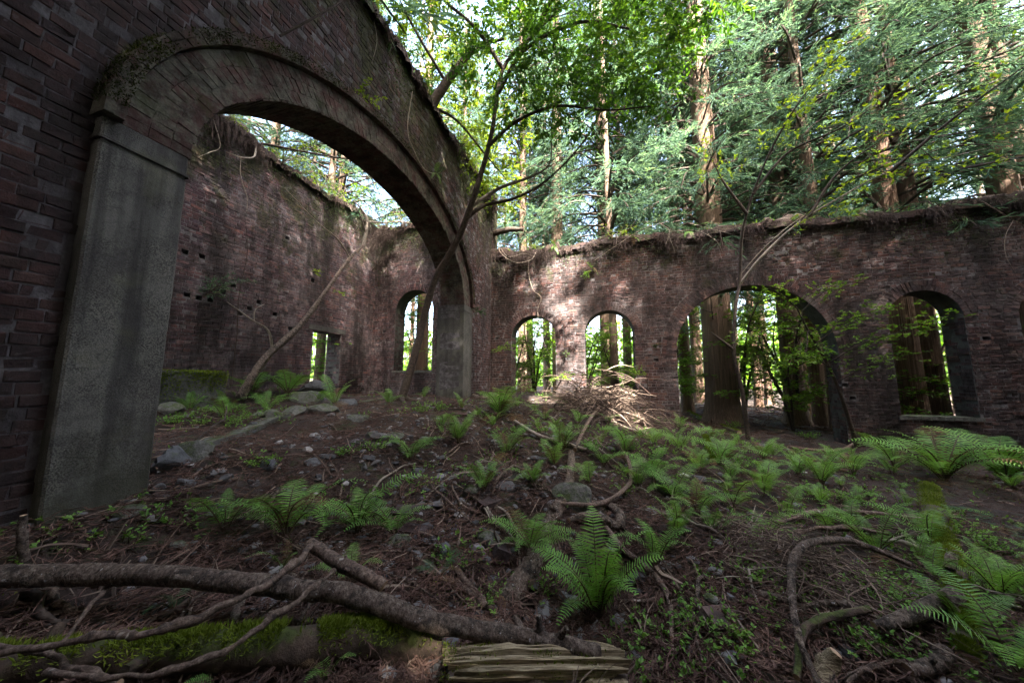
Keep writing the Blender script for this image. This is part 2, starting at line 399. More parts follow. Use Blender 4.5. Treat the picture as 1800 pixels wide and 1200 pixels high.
    lf('moss', "moss_blade", [(0., (.05, .075, .008)), (.5, (.12, .16, .018)), (1., (.22, .26, .035))], .35, (1.1, 1.1, .5), .9)
    lf('moss_dark', "dark_moss_blade", [(0., (.010, .014, .004)), (.6, (.028, .034, .008)), (1., (.065, .075, .014))], .25, (1.1, 1.1, .5), .9)
    lf('dead', "dead_cedar_sprig", [(0., (.026, .015, .012)), (.5, (.082, .048, .038)), (.85, (.15, .090, .070)), (1., (.26, .18, .14))], .1, (1., .9, .8), .9)
    lf('dry', "dry_root_fibre", [(0., (.020, .014, .012)), (.6, (.050, .036, .031)), (.93, (.095, .072, .062)), (1., (.20, .16, .13))], .1, (1., .95, .9), .9)
    lf('fern_dead', "withered_frond", [(0., (.06, .035, .018)), (.5, (.11, .065, .032)), (1., (.17, .11, .055))], .3, (1.1, 1., .7), .8)
    t = NT("stipe_brown"); t.col((.06, .045, .02), .8); M['stipe'] = t.m
    t = NT("twig_brown"); t.col(t.ramp(t.rand(), [(0., (.04, .026, .019)), (.6, (.10, .068, .050)), (1., (.22, .165, .125))]), .9); M['twig'] = t.m
make_materials()

# ------------------------------------------------------------------ ground
def make_ground():
    n = 300
    t = np.linspace(-1, 1, n)
    g = np.sinh(t*5.2)/np.sinh(5.2)
    xs = g*420; ys = g*420 + 4.5
    X, Y = np.meshgrid(xs, ys, indexing='ij')
    Z = hground(X, Y)
    near = np.exp(-((X)**2+(Y-4)**2)/60.)
    Z = Z + rng.normal(0, .010, Z.shape)*near
    V = np.stack([X, Y, Z], -1).reshape(-1, 3)
    i = np.arange(n-1)[:, None]*n; j = np.arange(n-1)[None, :]
    F = np.stack([i+j, i+n+j, i+n+j+1, i+j+1], -1).reshape(-1, 4)
    mb = MB(); mb.add(V, F)
    o = mb.build("ground", M['earth'], None, True)
    tag(o, "brown forest earth strewn with cedar litter inside and outside the ruin", kind="structure")
make_ground()

# ------------------------------------------------------------------ brick walls
CAMP = np.array([0, 0, EYE])
def project(p):
    s, c = math.sin(YAW), math.cos(YAW); x, y, z = p[0], p[1], p[2]-EYE
    r = x*c+y*s; fw = -x*s+y*c
    zc = fw*math.cos(PITCH)+z*math.sin(PITCH); yc = z*math.cos(PITCH)-fw*math.sin(PITCH)
    return (900+550*r/zc, 600-550*yc/zc, zc) if zc > .05 else (-9999, -9999, zc)
def in_frame(p, m=20):
    a, b, z = project(p); return z > 0 and -m < a < 1800+m and -m < b < 1200+m

PITCH_C = .07       # course height
JOINT = .011
def brick_shape(l, h, prot, depth=.03):
    """front at +n*prot; local axes u, z, n; slightly worn arrises"""
    e = .0035
    j = lambda s: rng.normal(0, s)
    fr = [(-l/2+e+j(.0045), -h/2+e+j(.0045), prot), (l/2-e+j(.0045), -h/2+e+j(.0045), prot+j(.0045)), (l/2-e+j(.0045), h/2-e+j(.0045), prot+j(.0045)), (-l/2+e+j(.0045), h/2-e+j(.0045), prot)]
    ri = [(-l/2, -h/2, prot-e), (l/2, -h/2, prot-e), (l/2, h/2, prot-e), (-l/2, h/2, prot-e)]
    bk = [(a, b, -depth) for a, b, _ in ri]
    return np.array(fr+ri+bk)
BRF = np.array([(0,1,2,3)]+[(4+i, 4+(i+1) % 4, (i+1) % 4, i) for i in range(4)]+[(8+i, 8+(i+1) % 4, 4+(i+1) % 4, 4+i) for i in range(4)])

class Wall:
    def __init__(s, name, axis, plane, nsign, u0, u1, base, top, thick, openings, niches=(), seed=1):
        s.name, s.axis, s.plane, s.ns, s.u0, s.u1, s.base, s.top, s.th = name, axis, plane, nsign, u0, u1, base, top, thick
        s.joint = JOINT; s.op = openings; s.ni = list(niches); s.pieces = []; s.vous = []; s.r = random.Random(seed)
        s.root = empty(name, tuple(s.P((u0+u1)/2, base, 0)))
    def P(s, u, z, n):
        """wall coordinates to world: u along, z up, n out of the visible face"""
        if s.axis == 'y': return np.array([s.plane + s.ns*n, u, z])
        return np.array([u, s.plane + s.ns*n, z])
    def basis(s):
        return np.array([s.P(1, 0, 0)-s.P(0, 0, 0), s.P(0, 1, 0)-s.P(0, 0, 0), s.P(0, 0, 1)-s.P(0, 0, 0)])
    def arch(s, o, u, off=0.):
        q = (u-o['c'])/(o['hw']+off)
        if abs(q) > 1: return None
        if o.get('rect'): return o['spring']
        return o['spring'] + (o['rise']+off)*math.sqrt(max(0., 1-q*q))
    def core(s, mats, render_openings=True):
        us = set(np.round(np.arange(s.u0, s.u1+.001, .10), 4)) | {s.u0, s.u1}
        for o in s.op:
            us |= set(np.round(o['c'] + o['hw']*np.cos(np.linspace(0, math.pi, 25)), 5))
        for a, b, c, d in s.ni: us |= {a, b}
        us = sorted(us); us = [us[0]]+[b for a, b in zip(us, us[1:]) if b-a > 1e-4]
        mb = MB(); fl = s.basis(); flip = np.dot(np.cross(fl[0], fl[1]), fl[2]) < 0
        def q(pts, mi=0):
            f = [(0, 1, 2, 3)] if not flip else [(3, 2, 1, 0)]
            mb.add(np.array(pts), f, mi)
        for a, b in zip(us, us[1:]):
            m = (a+b)/2; segs = [((s.base, s.base), (s.top(a), s.top(b)))]
            for o in s.op:
                if abs(m-o['c']) < o['hw']:
                    ta, tb = s.arch(o, min(max(a, o['c']-o['hw']), o['c']+o['hw'])), s.arch(o, min(max(b, o['c']-o['hw']), o['c']+o['hw']))
                    segs = [((s.base, s.base), (o['sill'], o['sill'])), ((ta, tb), (s.top(a), s.top(b)))]
                    om = 1
                    q([s.P(b, tb, 0), s.P(a, ta, 0), s.P(a, ta, -s.th), s.P(b, tb, -s.th)][::-1], om)        # soffit
                    q([s.P(a, o['sill'], 0), s.P(b, o['sill'], 0), s.P(b, o['sill'], -s.th), s.P(a, o['sill'], -s.th)], om)
            for (z0a, z0b), (z1a, z1b) in segs:
                cuts = [(c, d) for (na, nb, c, d) in s.ni if na-1e-4 <= a and b <= nb+1e-4 and c > min(z0a, z0b) and d < max(z1a, z1b)]
                lo_a, lo_b = z0a, z0b
                for c, d in sorted(cuts):
                    q([s.P(a, lo_a, 0), s.P(b, lo_b, 0), s.P(b, c, 0), s.P(a, c, 0)]); lo_a = lo_b = d
                q([s.P(a, lo_a, 0), s.P(b, lo_b, 0), s.P(b, z1b, 0), s.P(a, z1a, 0)])
                q([s.P(b, z0b, -s.th), s.P(a, z0a, -s.th), s.P(a, z1a, -s.th), s.P(b, z1b, -s.th)])
            q([s.P(a, s.top(a), 0), s.P(b, s.top(b), 0), s.P(b, s.top(b), -s.th), s.P(a, s.top(a), -s.th)])
        for o in s.op:
            for sg in (-1, 1):
                u = o['c']+sg*o['hw']; pts = [s.P(u, o['sill'], 0), s.P(u, o['spring'], 0), s.P(u, o['spring'], -s.th), s.P(u, o['sill'], -s.th)]
                q(pts if sg < 0 else pts[::-1], 1)
        for a, b, c, d in s.ni:
            k = -.16
            q([s.P(a, c, k), s.P(b, c, k), s.P(b, d, k), s.P(a, d, k)])
            q([s.P(a, c, 0), s.P(b, c, 0), s.P(b, c, k), s.P(a, c, k)]); q([s.P(a, d, k), s.P(b, d, k), s.P(b, d, 0), s.P(a, d, 0)])
            q([s.P(a, c, 0), s.P(a, c, k), s.P(a, d, k), s.P(a, d, 0)]); q([s.P(b, c, k), s.P(b, c, 0), s.P(b, d, 0), s.P(b, d, k)])
        for u, fl_ in ((s.u0, 0), (s.u1, 1)):
            pts = [s.P(u, s.base, 0), s.P(u, s.base, -s.th), s.P(u, s.top(u), -s.th), s.P(u, s.top(u), 0)]
            q(pts[::-1] if fl_ else pts)
        return mb.build("masonry_core", mats, None)
    def blocked(s, z, ring):
        out = []
        for o in s.op:
            tr = o.get('ring', ring)
            if o.get('rect'):
                if o['sill'] < z < o['spring']+.0: out.append((o['c']-o['hw'], o['c']+o['hw']))
                continue
            if o['sill']-.02 < z <= o['spring']: out.append((o['c']-o['hw'], o['c']+o['hw']))
            elif z > o['spring'] and z < o['spring']+o['rise']+tr:
                w = (o['hw']+tr)*math.sqrt(1-((z-o['spring'])/(o['rise']+tr))**2); out.append((o['c']-w, o['c']+w))
        for a, b, c, d in s.ni:
            if c-.03 < z < d+.03: out.append((a, b))
        return out
    def lay(s, zmin, ring=.24, skip=None, prot=.006, sizes=(.105, .195)):
        k0 = int(math.floor(s.base/PITCH_C)); zt = max(s.top(u) for u in np.linspace(s.u0, s.u1, 60))
        for k in range(k0, int(zt/PITCH_C)+1):
            z = (k+.5)*PITCH_C
            if z < zmin: continue
            head = k % 2 == 0
            L = sizes[0] if head else sizes[1]
            u = s.u0 - s.r.uniform(0, L)
            bl = s.blocked(z, ring)
            while u < s.u1:
                Lk = L*s.r.uniform(.9, 1.1); a, b = max(u, s.u0), min(u+Lk, s.u1); u += Lk
                spans = [(a, b)]
                for x0, x1 in bl:
                    ns = []
                    for p, q_ in spans:
                        if q_ <= x0 or p >= x1: ns.append((p, q_))
                        else:
                            if p < x0: ns.append((p, x0))
                            if q_ > x1: ns.append((x1, q_))
                    spans = ns
                for p, q_ in spans:
                    if q_-p < .045: continue
                    m = (p+q_)/2; tp = s.top(m)
                    if z+.02 > tp: continue
                    if skip and skip(m, z): continue
                    if s.r.random() < (.05 if tp-z < .5 else .004): continue
                    s.pieces.append((m, z, q_-p-s.joint, PITCH_C-s.joint, prot + s.r.uniform(-.005, .006)))
    def ring(s, o, widths, prot, step=.074, off0=0., depth=.03, t0=0., t1=math.pi, g=.005):
        """voussoirs: bricks on edge round an opening"""
        off = off0
        for wdt in widths:
            ts = np.linspace(t0, t1, 400)
            e = np.stack([o['c']-(o['hw']+off)*np.cos(ts), o['spring']+(o['rise']+off)*np.sin(ts)], 1)
            e2 = np.stack([o['c']-(o['hw']+off+wdt)*np.cos(ts), o['spring']+(o['rise']+off+wdt)*np.sin(ts)], 1)
            ln = np.concatenate([[0], np.cumsum(np.linalg.norm(np.diff((e+e2)/2, axis=0), axis=1))])
            n = max(3, int(ln[-1]/step)); cuts = np.linspace(0, ln[-1], n+1)
            for a, b in zip(cuts, cuts[1:]):
                ia, ib = [np.interp(v, ln, np.arange(400)) for v in (a+g, b-g)]
                pick = lambda E, i: np.array([np.interp(i, np.arange(400), E[:, 0]), np.interp(i, np.arange(400), E[:, 1])])
                p = prot + s.r.uniform(-.003, .003)
                q4 = [pick(e, ia), pick(e, ib), pick(e2, ib), pick(e2, ia)]
                d = (q4[3]-q4[0]); d /= np.linalg.norm(d)+1e-9
                q4 = [q4[0]+d*.002, q4[1]+d*.002, q4[2]-d*.002, q4[3]-d*.002]
                s.vous.append((q4, p, depth))
            off += wdt
    def emit(s, mat_, limit=300, vmat=None):
        vmat = vmat or mat_
        B = s.basis(); flip = np.dot(np.cross(B[0], B[1]), B[2]) < 0
        F = BRF[:, ::-1] if flip else BRF
        F6 = BOXF
        def score(p, area):
            if not in_frame(p): return 0
            v = p-CAMP; dd = np.linalg.norm(v); return area*abs(np.dot(v, B[2]))/dd**3
        sc = [score(s.P(m, z, p), l*h) for m, z, l, h, p in s.pieces]
        order = np.argsort(sc)[::-1]; single = set(order[:limit].tolist())
        cache = {}
        mb = MB()
        for i, (m, z, l, h, p) in enumerate(s.pieces):
            c = s.P(m, z, 0)
            if i in single:
                key = (round(l, 2), round(p/.003), s.r.randrange(3))
                if key not in cache:
                    q = MB(); q.add(brick_shape(round(l, 2), h, p) @ B, F); cache[key] = q.mesh("brick", mat_)
                o = bpy.data.objects.new("brick", cache[key]); o.location = c - np.array(s.root.location); link(o, s.root)
            else:
                mb.add(brick_shape(l, h, p) @ B + c, F)
        if mb.n:
            o = mb.build("brickwork", mat_); o.parent = s.root; o.location = -s.root.location; o["kind"] = "stuff"
        # voussoirs
        sc = []
        for q4, p, d in s.vous:
            c = sum(q4)/4; sc.append(score(s.P(c[0], c[1], p), np.linalg.norm(q4[1]-q4[0])*np.linalg.norm(q4[2]-q4[1])))
        order = np.argsort(sc)[::-1]; single = set(order[:limit].tolist()); mb = MB()
        for i, (q4, p, d) in enumerate(s.vous):
            e = .006; cc = sum(q4)/4
            v = [s.P(*(x+(cc-x)*.03), p) for x in q4]+[s.P(*x, p-e) for x in q4]+[s.P(*x, -d) for x in q4]
            v = np.array(v)
            v[:4] += rng.normal(0, .003, (4, 3))
            Fv = F[:, ::-1]
            if i in single:
                c = v.mean(0); q = MB(); q.add(v-c, Fv)
                o = bpy.data.objects.new("arch_brick", q.mesh("arch_brick", vmat)); o.location = c-np.array(s.root.location); link(o, s.root)
            else: mb.add(v, Fv)
        if mb.n:
            o = mb.build("arch_brickwork", vmat); o.parent = s.root; o.location = -s.root.location; o["kind"] = "stuff"
    def adopt(s, o):
        o.parent = s.root; o.location = Vector(o.location) - s.root.location
        return o

def wob(u, a, b, ph): return a*math.sin(b*u+ph)+.5*a*math.sin(2.7*b*u+1.7*ph)+.3*a*math.sin(6.1*b*u+.4*ph)

# --- wall with the big arch (runs away from the camera on the left)
BIG = dict(c=4.02, hw=2.54, spring=3.19, rise=1.66, sill=-.2)
arch_wall = Wall("arch_wall", 'y', AX, 1, -4.5, D+.0, -.2, lambda u: 6.86+wob(u, .05, 1.9, .3), .5, [BIG], seed=3)
tag(arch_wall.root, "dark brick wall with wide arch on concrete piers, closest to the camera", "brick wall")
arch_wall.adopt(arch_wall.core([M['shaded_mortar'], M['shaded_mortar']]))
arch_wall.joint = .009
arch_wall.lay(.3, ring=.36, prot=.004, sizes=(.105, .14), skip=lambda u, z: (1.03 < u < 1.49 or 6.55 < u < 7.06) and z < 3.22)
arch_wall.ring(BIG, [.115, .12, .12], .10, step=.074, depth=.02, g=.0025)
arch_wall.ring(BIG, [.05, .05], .165, step=.115, off0=.365, depth=.02, g=.0025)
arch_wall.emit(M['shaded_brick'], 300, M['lichen_brick'])
# solid back of the projecting ring, soffit bricks
def arch_band():
    mb = MB(); ts = np.linspace(0, math.pi, 60)
    for off0, off1, pr in ((0, .355, .096), (.37, .462, .161)):
        e = [(BIG['c']-(BIG['hw']+off0)*math.cos(t), BIG['spring']+(BIG['rise']+off0)*math.sin(t)) for t in ts]
        g = [(BIG['c']-(BIG['hw']+off1)*math.cos(t), BIG['spring']+(BIG['rise']+off1)*math.sin(t)) for t in ts]
        for i in range(59):
            P = arch_wall.P
            mb.add([P(*e[i], pr), P(*e[i+1], pr), P(*g[i+1], pr), P(*g[i], pr)], [(0, 1, 2, 3)])
            mb.add([P(*e[i], -.5 if off0 == 0 else 0), P(*e[i+1], -.5 if off0 == 0 else 0), P(*e[i+1], pr), P(*e[i], pr)], [(0, 1, 2, 3)])
            mb.add([P(*g[i], pr), P(*g[i+1], pr), P(*g[i+1], 0), P(*g[i], 0)], [(0, 1, 2, 3)])
    arch_wall.adopt(mb.build("ring_backing", M['lichen_mortar']))
    # soffit bricks: stretchers laid through the thickness of the wall
    mb = MB(); ts = np.linspace(0, math.pi, 500)
    e = np.stack([BIG['c']-BIG['hw']*np.cos(ts), BIG['spring']+BIG['rise']*np.sin(ts)], 1)
    ln = np.concatenate([[0], np.cumsum(np.linalg.norm(np.diff(e, axis=0), axis=1))]); n = int(ln[-1]/.073)
    cu = np.linspace(0, ln[-1], n+1); cnt = 0
    for k in range(n):
        a, b = cu[k]+.005, cu[k+1]-.005
        pa, pb = [np.array([np.interp(v, ln, e[:, 0]), np.interp(v, ln, e[:, 1])]) for v in (a, b)]
        t = (pb-pa)/np.linalg.norm(pb-pa); nn = np.array([t[1], -t[0]])        # into the opening
        if np.dot(nn, np.array([BIG['c'], BIG['spring']])-pa) < 0: nn = -nn
        x = .10 - (.11 if k % 2 else 0)
        xs = [.10] + ([ -.005, -.225, -.445, -.5] if k % 2 else [-.115, -.335, -.5])
        for x1, x0 in zip(xs, xs[1:]):
            p = .010+arch_wall.r.uniform(-.004, .005)
            v = [arch_wall.P(*(c_+nn*h_), x_) for h_ in (p, -.02) for c_, x_ in ((pa, x0+.005), (pb, x0+.005), (pb, x1-.005), (pa, x1-.005))]
            mb.add(np.array(v), np.array([(3,2,1,0),(4,5,6,7),(0,1,5,4),(1,2,6,5),(2,3,7,6),(3,0,4,7)]))
    o = mb.build("soffit_brickwork", M['lichen_brick']); arch_wall.adopt(o); o["kind"] = "stuff"
arch_band()
def pier(y0, y1, label):
    mb = MB(); x0, x1 = AX-.60, AX+.10; zb = 0.1; b = .012
    def prism(x0, x1, y0, y1, z0, z1, b=.012):
        pts = [(x0+b, y0), (x1-b, y0), (x1, y0+b), (x1, y1-b), (x1-b, y1), (x0+b, y1), (x0, y1-b), (x0, y0+b)]
        n = 40 if z1-z0 > 1 else 6; zs = np.linspace(z0, z1, n)
        V = np.array([[(x+rng.normal(0, .0009), y+rng.normal(0, .0009), z) for x, y in pts] for z in zs]).reshape(-1, 3)
        i = np.arange(n-1)[:, None]*8; j = np.arange(8)[None, :]; k = (j+1) % 8
        mb.add(V, np.stack([i+j, i+k, i+8+k, i+8+j], -1).reshape(-1, 4))
        mb.add(V[-8:], [(0, 1, 2, 3), (0, 3, 4, 7), (7, 4, 5, 6)])
    prism(x0, x1, y0, y1, zb, 3.00)
    s_ = mb.build("pier_shaft", M['concrete']); arch_wall.adopt(s_); s_["label"] = label
    mb = MB(); prism(x0+.008, x1-.008, y0+.008, y1-.008, 2.99, 3.036)
    prism(x0-.008, x1+.008, y0-.008, y1+.008, 3.035, 3.055)
    prism(x0+.002, x1-.002, y0+.002, y1-.002, 3.054, 3.188)
    mb.build("pier_cap", M['concrete'], s_)
pier(1.04, 1.483, "broad rough concrete pier beside the dark brickwork")
pier(6.56, 7.05, "far concrete pier with dark damp streaks")

# --- long wall with the arched windows
def Lw(c, hw, top, sill): return dict(c=c, hw=hw, spring=top-hw, rise=hw, sill=sill)
LOW = [Lw(-1.87, .64, 3.25, .95), Lw(.19, .63, 3.28, .45), Lw(3.41, 1.62, 3.70, -.6), Lw(6.56, .60, 3.33, .69), Lw(8.58, .62, 3.33, .69)]
def low_top(u): return 5.08+wob(u, .035, 1.6, 1.) + (-.04 if u > 4 else .04)
holes = [(5.13, 5.24, 1.02, 1.09), (7.38, 7.49, 2.24, 2.31), (5.02, 5.13, 1.30, 1.37), (-3.0, -2.9, 2.6, 2.67), (1.25, 1.36, 1.9, 1.97)]
long_wall = Wall("window_wall", 'x', D, -1, AX, 13.5, -.6, low_top, .46, LOW, holes, seed=5)
tag(long_wall.root, "long weathered brick wall with arched windows and one large arched doorway", "brick wall")
long_wall.adopt(long_wall.core([M['mortar'], M['render']]))
long_wall.lay(-.2, ring=.23)
for o in LOW:
    long_wall.ring(o, [.112, .112] if o['hw'] < 1 else [.112, .112, .112], .014, step=.072)
LOW[2]['ring'] = .34
long_wall.pieces = []
long_wall.lay(-.2, ring=.23)
long_wall.emit(M['brick'])
# coping: two oversailing brick courses
def coping(wall, topf, u0, u1):
    mb = MB()
    k = 0
    for dz, pr in ((-.14, .05), (-.07, .10), (0., .10)):
        u = u0
        while u < u1:
            L = .22 if k % 2 else .11
            a, b = u, min(u+L, u1); u += L
            z = topf((a+b)/2)+dz
            if dz == 0 and rng.random() < .55: continue
            if rng.random() < .05: continue
            pr2 = pr+rng.normal(0, .006)
            v = [wall.P(uu, zz, nn) for zz in (z+.005, z+.066) for uu, nn in ((a+.005, pr2), (b-.005, pr2), (b-.005, -.2), (a+.005, -.2))]
            mb.add(np.array(v)+rng.normal(0, .002, (8, 3)), BOXF)
        k += 1
    o = mb.build("coping_brickwork", M['brick']); wall.adopt(o); o["kind"] = "stuff"
coping(long_wall, low_top, AX+.02, 13.4)
def sill(wall, o):
    mb = MB(); w = o['hw']+.05
    for k in range(11):
        a = o['c']-w+k*2*w/11
        v = [wall.P(uu, zz, nn) for zz in (o['sill']-.06, o['sill']+.012) for uu, nn in ((a+.004, .035), (a+2*w/11-.004, .035), (a+2*w/11-.004, -.3), (a+.004, -.3))]
        mb.add(np.array(v)+rng.normal(0, .004, (8, 3)), BOXF)
    wall.adopt(mb.build("window_sill", M['mossy_stone']))
sill(long_wall, LOW[3]); sill(long_wall, LOW[4])

# --- tall end of the long wall, seen through the big arch
TW = [dict(c=-5.78, hw=.69, spring=3.62, rise=.69, sill=1.70)]
def tall_top(u): return 6.45+wob(u, .06, 2.2, .2)
tall_wall = Wall("tall_window_wall", 'x', D+.001, -1, WX-.4, AX-.02, -.2, tall_top, .5, TW, [(-6.95, -6.84, 2.95, 3.02), (-4.4, -4.29, 4.2, 4.27)], seed=8)
tag(tall_wall.root, "tall brick end wall with a single arched window, seen through the big arch", "brick wall")
tall_wall.adopt(tall_wall.core([M['mortar'], M['render']]))
tall_wall.ring(TW[0], [.112, .112], .014, step=.072)
tall_wall.lay(.5, ring=.23)
tall_wall.emit(M['purple_brick']); sill(tall_wall, TW[0])

# --- far side wall with the small doorway
DOOR = dict(c=6.915, hw=.465, spring=2.76, rise=0, sill=.9, rect=True)
nich = [(a, a+.10, z-.04, z+.045) for a, z in ((3.62, 3.80), (3.88, 3.81), (3.72, 3.02), (3.90, 3.0), (4.08, 3.01), (4.28, 3.22), (4.98, 3.17), (4.62, 2.84), (4.80, 2.99), (5.36, 2.97), (5.76, 2.69), (4.45, 3.40), (6.27, 4.06), (2.9, 3.0), (5.5, 4.9))]
side_wall = Wall("side_wall", 'y', WX, 1, -1.5, D+.5, -.2, lambda u: 6.62+wob(u, .07, 1.5, 2.1), .5, [DOOR], nich, seed=11)
tag(side_wall.root, "purplish brick wall with putlog holes and a small doorway behind the arch", "brick wall")
side_wall.adopt(side_wall.core([M['mortar'], M['render']]))
side_wall.lay(.6, ring=0)
side_wall.emit(M['purple_brick'])
mb = MB(); box(mb, (WX-.45, 6.30, 2.765), (WX+.016, 7.53, 2.90), 0, .003)
side_wall.adopt(mb.build("door_lintel", M['render']))
# outer buttress of the tall block above the low wall
mb = MB(); k = 0
for z in np.arange(5.0, 6.85, PITCH_C):
    k += 1
    for i in range(3):
        y0 = D + i*.18 - (.05 if k % 2 else 0); box(mb, (AX-.5, y0+.004, z+.004), (AX+.012+rng.normal(0, .003), y0+.176, z+.066))
o = mb.build("corner_brickwork", M['brick']); tall_wall.adopt(o); o["kind"] = "stuff"

# bricks on the jambs of the openings, with remains of grey render between them
def jambs(wall, ops, mat_):
    for o in ops:
        mb = MB()
        for sg in (-1, 1):
            u = o['c']+sg*o['hw']; z = max(o['sill'], -.2); k = 0
            while z < o['spring']-.03:
                n0 = -.012; k += 1
                while n0 > -wall.th+.03:
                    L = (.10 if k % 2 else .2)*rng.uniform(.9, 1.1); n1 = max(n0-L, -wall.th)
                    if rng.random() > (.28 if n0 > -.1 else .45) and n0-n1 > .04:
                        p = rng.uniform(.004, .016)
                        v = [wall.P(uu, zz, nn) for zz in (z+.005, z+.064) for uu, nn in ((u+sg*.02, n0-.004), (u-sg*p, n0-.004), (u-sg*p, n1+.004), (u+sg*.02, n1+.004))]
                        mb.add(np.array(v)+rng.normal(0, .002, (8, 3)), BOXF if sg > 0 else BOXF[:, ::-1])
                    n0 = n1
                z += PITCH_C
        b = mb.build("jamb_brickwork", mat_); wall.adopt(b); b["kind"] = "stuff"
jambs(long_wall, LOW, M['brick']); jambs(tall_wall, TW, M['purple_brick']); jambs(side_wall, [DOOR], M['purple_brick'])

# --- unseen walls added behind and beside the camera to block light
rear_blocker_wall = Wall("rear_blocker_wall", 'x', -4.4, 1, AX-.5, 13.5, -.3, lambda u: 5.3+wob(u, .06, 1.3, .7), .46, [], seed=21)
tag(rear_blocker_wall.root, "plain brick wall added behind the camera to block light, outside the picture", "brick wall", kind="thing")
rear_blocker_wall.adopt(rear_blocker_wall.core([M['brick'], M['render']])); pass
end_blocker_wall = Wall("end_blocker_wall", 'y', 13.4, -1, -4.4, D, -.3, lambda u: 5.2+wob(u, .06, 1.7, 1.9), .46, [], seed=22)
tag(end_blocker_wall.root, "plain brick wall closing the ruin beyond the picture's right edge", "brick wall", kind="thing")
end_blocker_wall.adopt(end_blocker_wall.core([M['brick'], M['render']])); pass

# ------------------------------------------------------------------ where things lie (metres)
FERNS = [
 (-2.426,1.588,0.358,5,0,0,'small four-fronded fern in cedar litter near the concrete pier'),
 (-2.09,1.739,0.519,16,1,0,'tall fern on bare brown stems behind the long fallen trunk'),
 (-1.755,1.444,0.237,3,0,0,'pair of upright fronds poking up behind the fallen trunk'),
 (-1.827,2.111,0.563,12,1,0,'full fern leaning right, just up-slope of the snapped branch end'),
 (-1.498,2.075,0.391,8,1,0,'feathery fern beside a mossy brick in the middle of the slope'),
 (-1.359,1.554,0.267,6,1,0,'fern half hidden behind the broken end of the brown branch'),
 (-1.07,2.779,0.309,12,0,0,'compact pale green fern standing on gravel below the mound'),
 (-1.024,2.053,0.288,18,2,2,'dark drooping fern tuft with fine fronds on the slope'),
 (-0.536,2.324,0.384,13,1,0,'fern spreading its fronds across the smooth fallen stem'),
 (-0.074,2.022,0.522,17,0,1,'large bright shuttlecock fern in the middle foreground'),
 (0.3,2.45,0.346,9,0,0,'loose fern on bare soil just right of the large foreground fern'),
 (-1.34,0.912,0.152,5,1,1,'low fern at the bottom edge beneath the mossy log'),
 (-1.019,1.056,0.169,5,1,1,'fern tips rising at the bottom edge below the fallen trunk'),
 (-1.91,1.066,0.142,4,1,2,'small dark fern in the shade under the fallen trunk'),
 (1.787,2.172,0.493,7,1,1,'long arching fern fronds entering at the bottom right corner'),
 (1.977,3.254,0.416,10,0,0,'fern growing among looping branches beside the mossy log'),
 (2.497,3.508,0.410,7,1,0,'fern with flat spread fronds overhanging the mossy log'),
 (3.196,4.716,0.315,6,0,0,"small upright fern left of the mossy log's upper end"),
 (4.301,5.744,0.942,22,1,1,'huge fern clump with reddish stems before the window sill'),
 (5.278,6.204,0.900,20,1,1,'big fern clump at the edge of the picture below the window wall'),
 (3.671,4.714,0.514,10,2,2,'dark hanging fern under the huge fern clump'),
 (3.606,4.228,0.445,9,2,2,"dark drooping fern low at the picture's edge"),
 (4.303,6.467,0.703,13,1,1,'arching light green fern in front of the brick pier beside the window'),
 (2.546,4.918,0.524,12,0,1,'open vase-shaped fern on bare ground before the large doorway'),
 (0.739,3.172,0.367,9,1,1,'fern with strap-like fronds at the foot of the slope'),
 (1.2,3.733,0.477,10,1,1,'bushy fern among others on the rise before the doorway'),
 (1.617,4.166,0.462,9,1,1,'fern with overlapping fronds in the middle of the fern patch'),
 (1.434,4.78,0.514,12,1,1,'upright fern next to a short mossy stub below the doorway'),
 (1.682,3.854,0.306,4,0,1,'lone slim fern with three short fronds on bare soil'),
 (0.624,3.491,0.440,10,1,1,'fern on a mossy stone right of the curved branch'),
 (0.507,3.902,0.502,10,1,1,'fern overhanging the curved branch on the slope'),
 (0.964,4.815,0.498,9,1,1,'fern below the pier between narrow window and doorway'),
 (-1.75,5.278,0.841,22,1,1,'large fern clump on the mound beside the far concrete pier'),
 (-1.758,3.682,0.426,10,0,0,'small fern in the gravel below the far pier'),
 (-2.063,3.124,0.376,10,1,0,'fern clump among stones left of the gravel slope'),
 (-1.126,3.704,0.442,11,1,0,'soft fern on the shaded side of the mound'),
 (-0.518,4.041,0.460,12,0,1,'sunlit yellow green fern below the brush pile'),
 (-3.991,5.237,0.461,9,1,0,'small fern at the foot of the leaning trunk in the arch'),
 (-3.897,6.327,0.359,6,1,0,'tiny fern against the base of the arched back window wall'),
 (-6.094,4.213,0.618,14,1,1,'fern left of the slanting pale trunk behind the arch'),
 (-5.72,4.56,0.696,18,1,1,'tall fern clump right of the slanting pale trunk'),
 (-4.775,4.732,0.577,8,0,1,'broad-leaved fern on rubble before the small doorway'),
 (-4.782,2.982,0.448,9,1,0,'low fern on the rubble bank in front of the mossy block'),
 (-4.94,3.643,0.434,9,1,0,'fern on the rubble bank between mossy stones'),
 (-1.073,2.936,0.244,7,1,2,'shaded fern beside the compact pale green fern'),
 (0.254,4.448,0.517,12,1,1,'ferny green clump behind the curved branch'),
 (-0.033,4.107,0.415,10,1,0,'fern clump between the smooth stem and the curved branch'),
 (3.399,5.837,0.488,9,1,1,'fern at the base of the maple sapling by the doorway'),
 (2.033,2.888,0.261,6,0,0,'thin fern right of the sawn stub on the mossy log'),
 (-0.972,1.794,0.185,6,1,2,'dark fern between slope and fallen trunk'),
 (1.083,4.388,0.410,8,1,1,'fern half way between the brush pile and the mossy stub'),
 (2.763,5.893,0.386,7,1,0,'small fern in the doorway shade near a grey stone'),
]
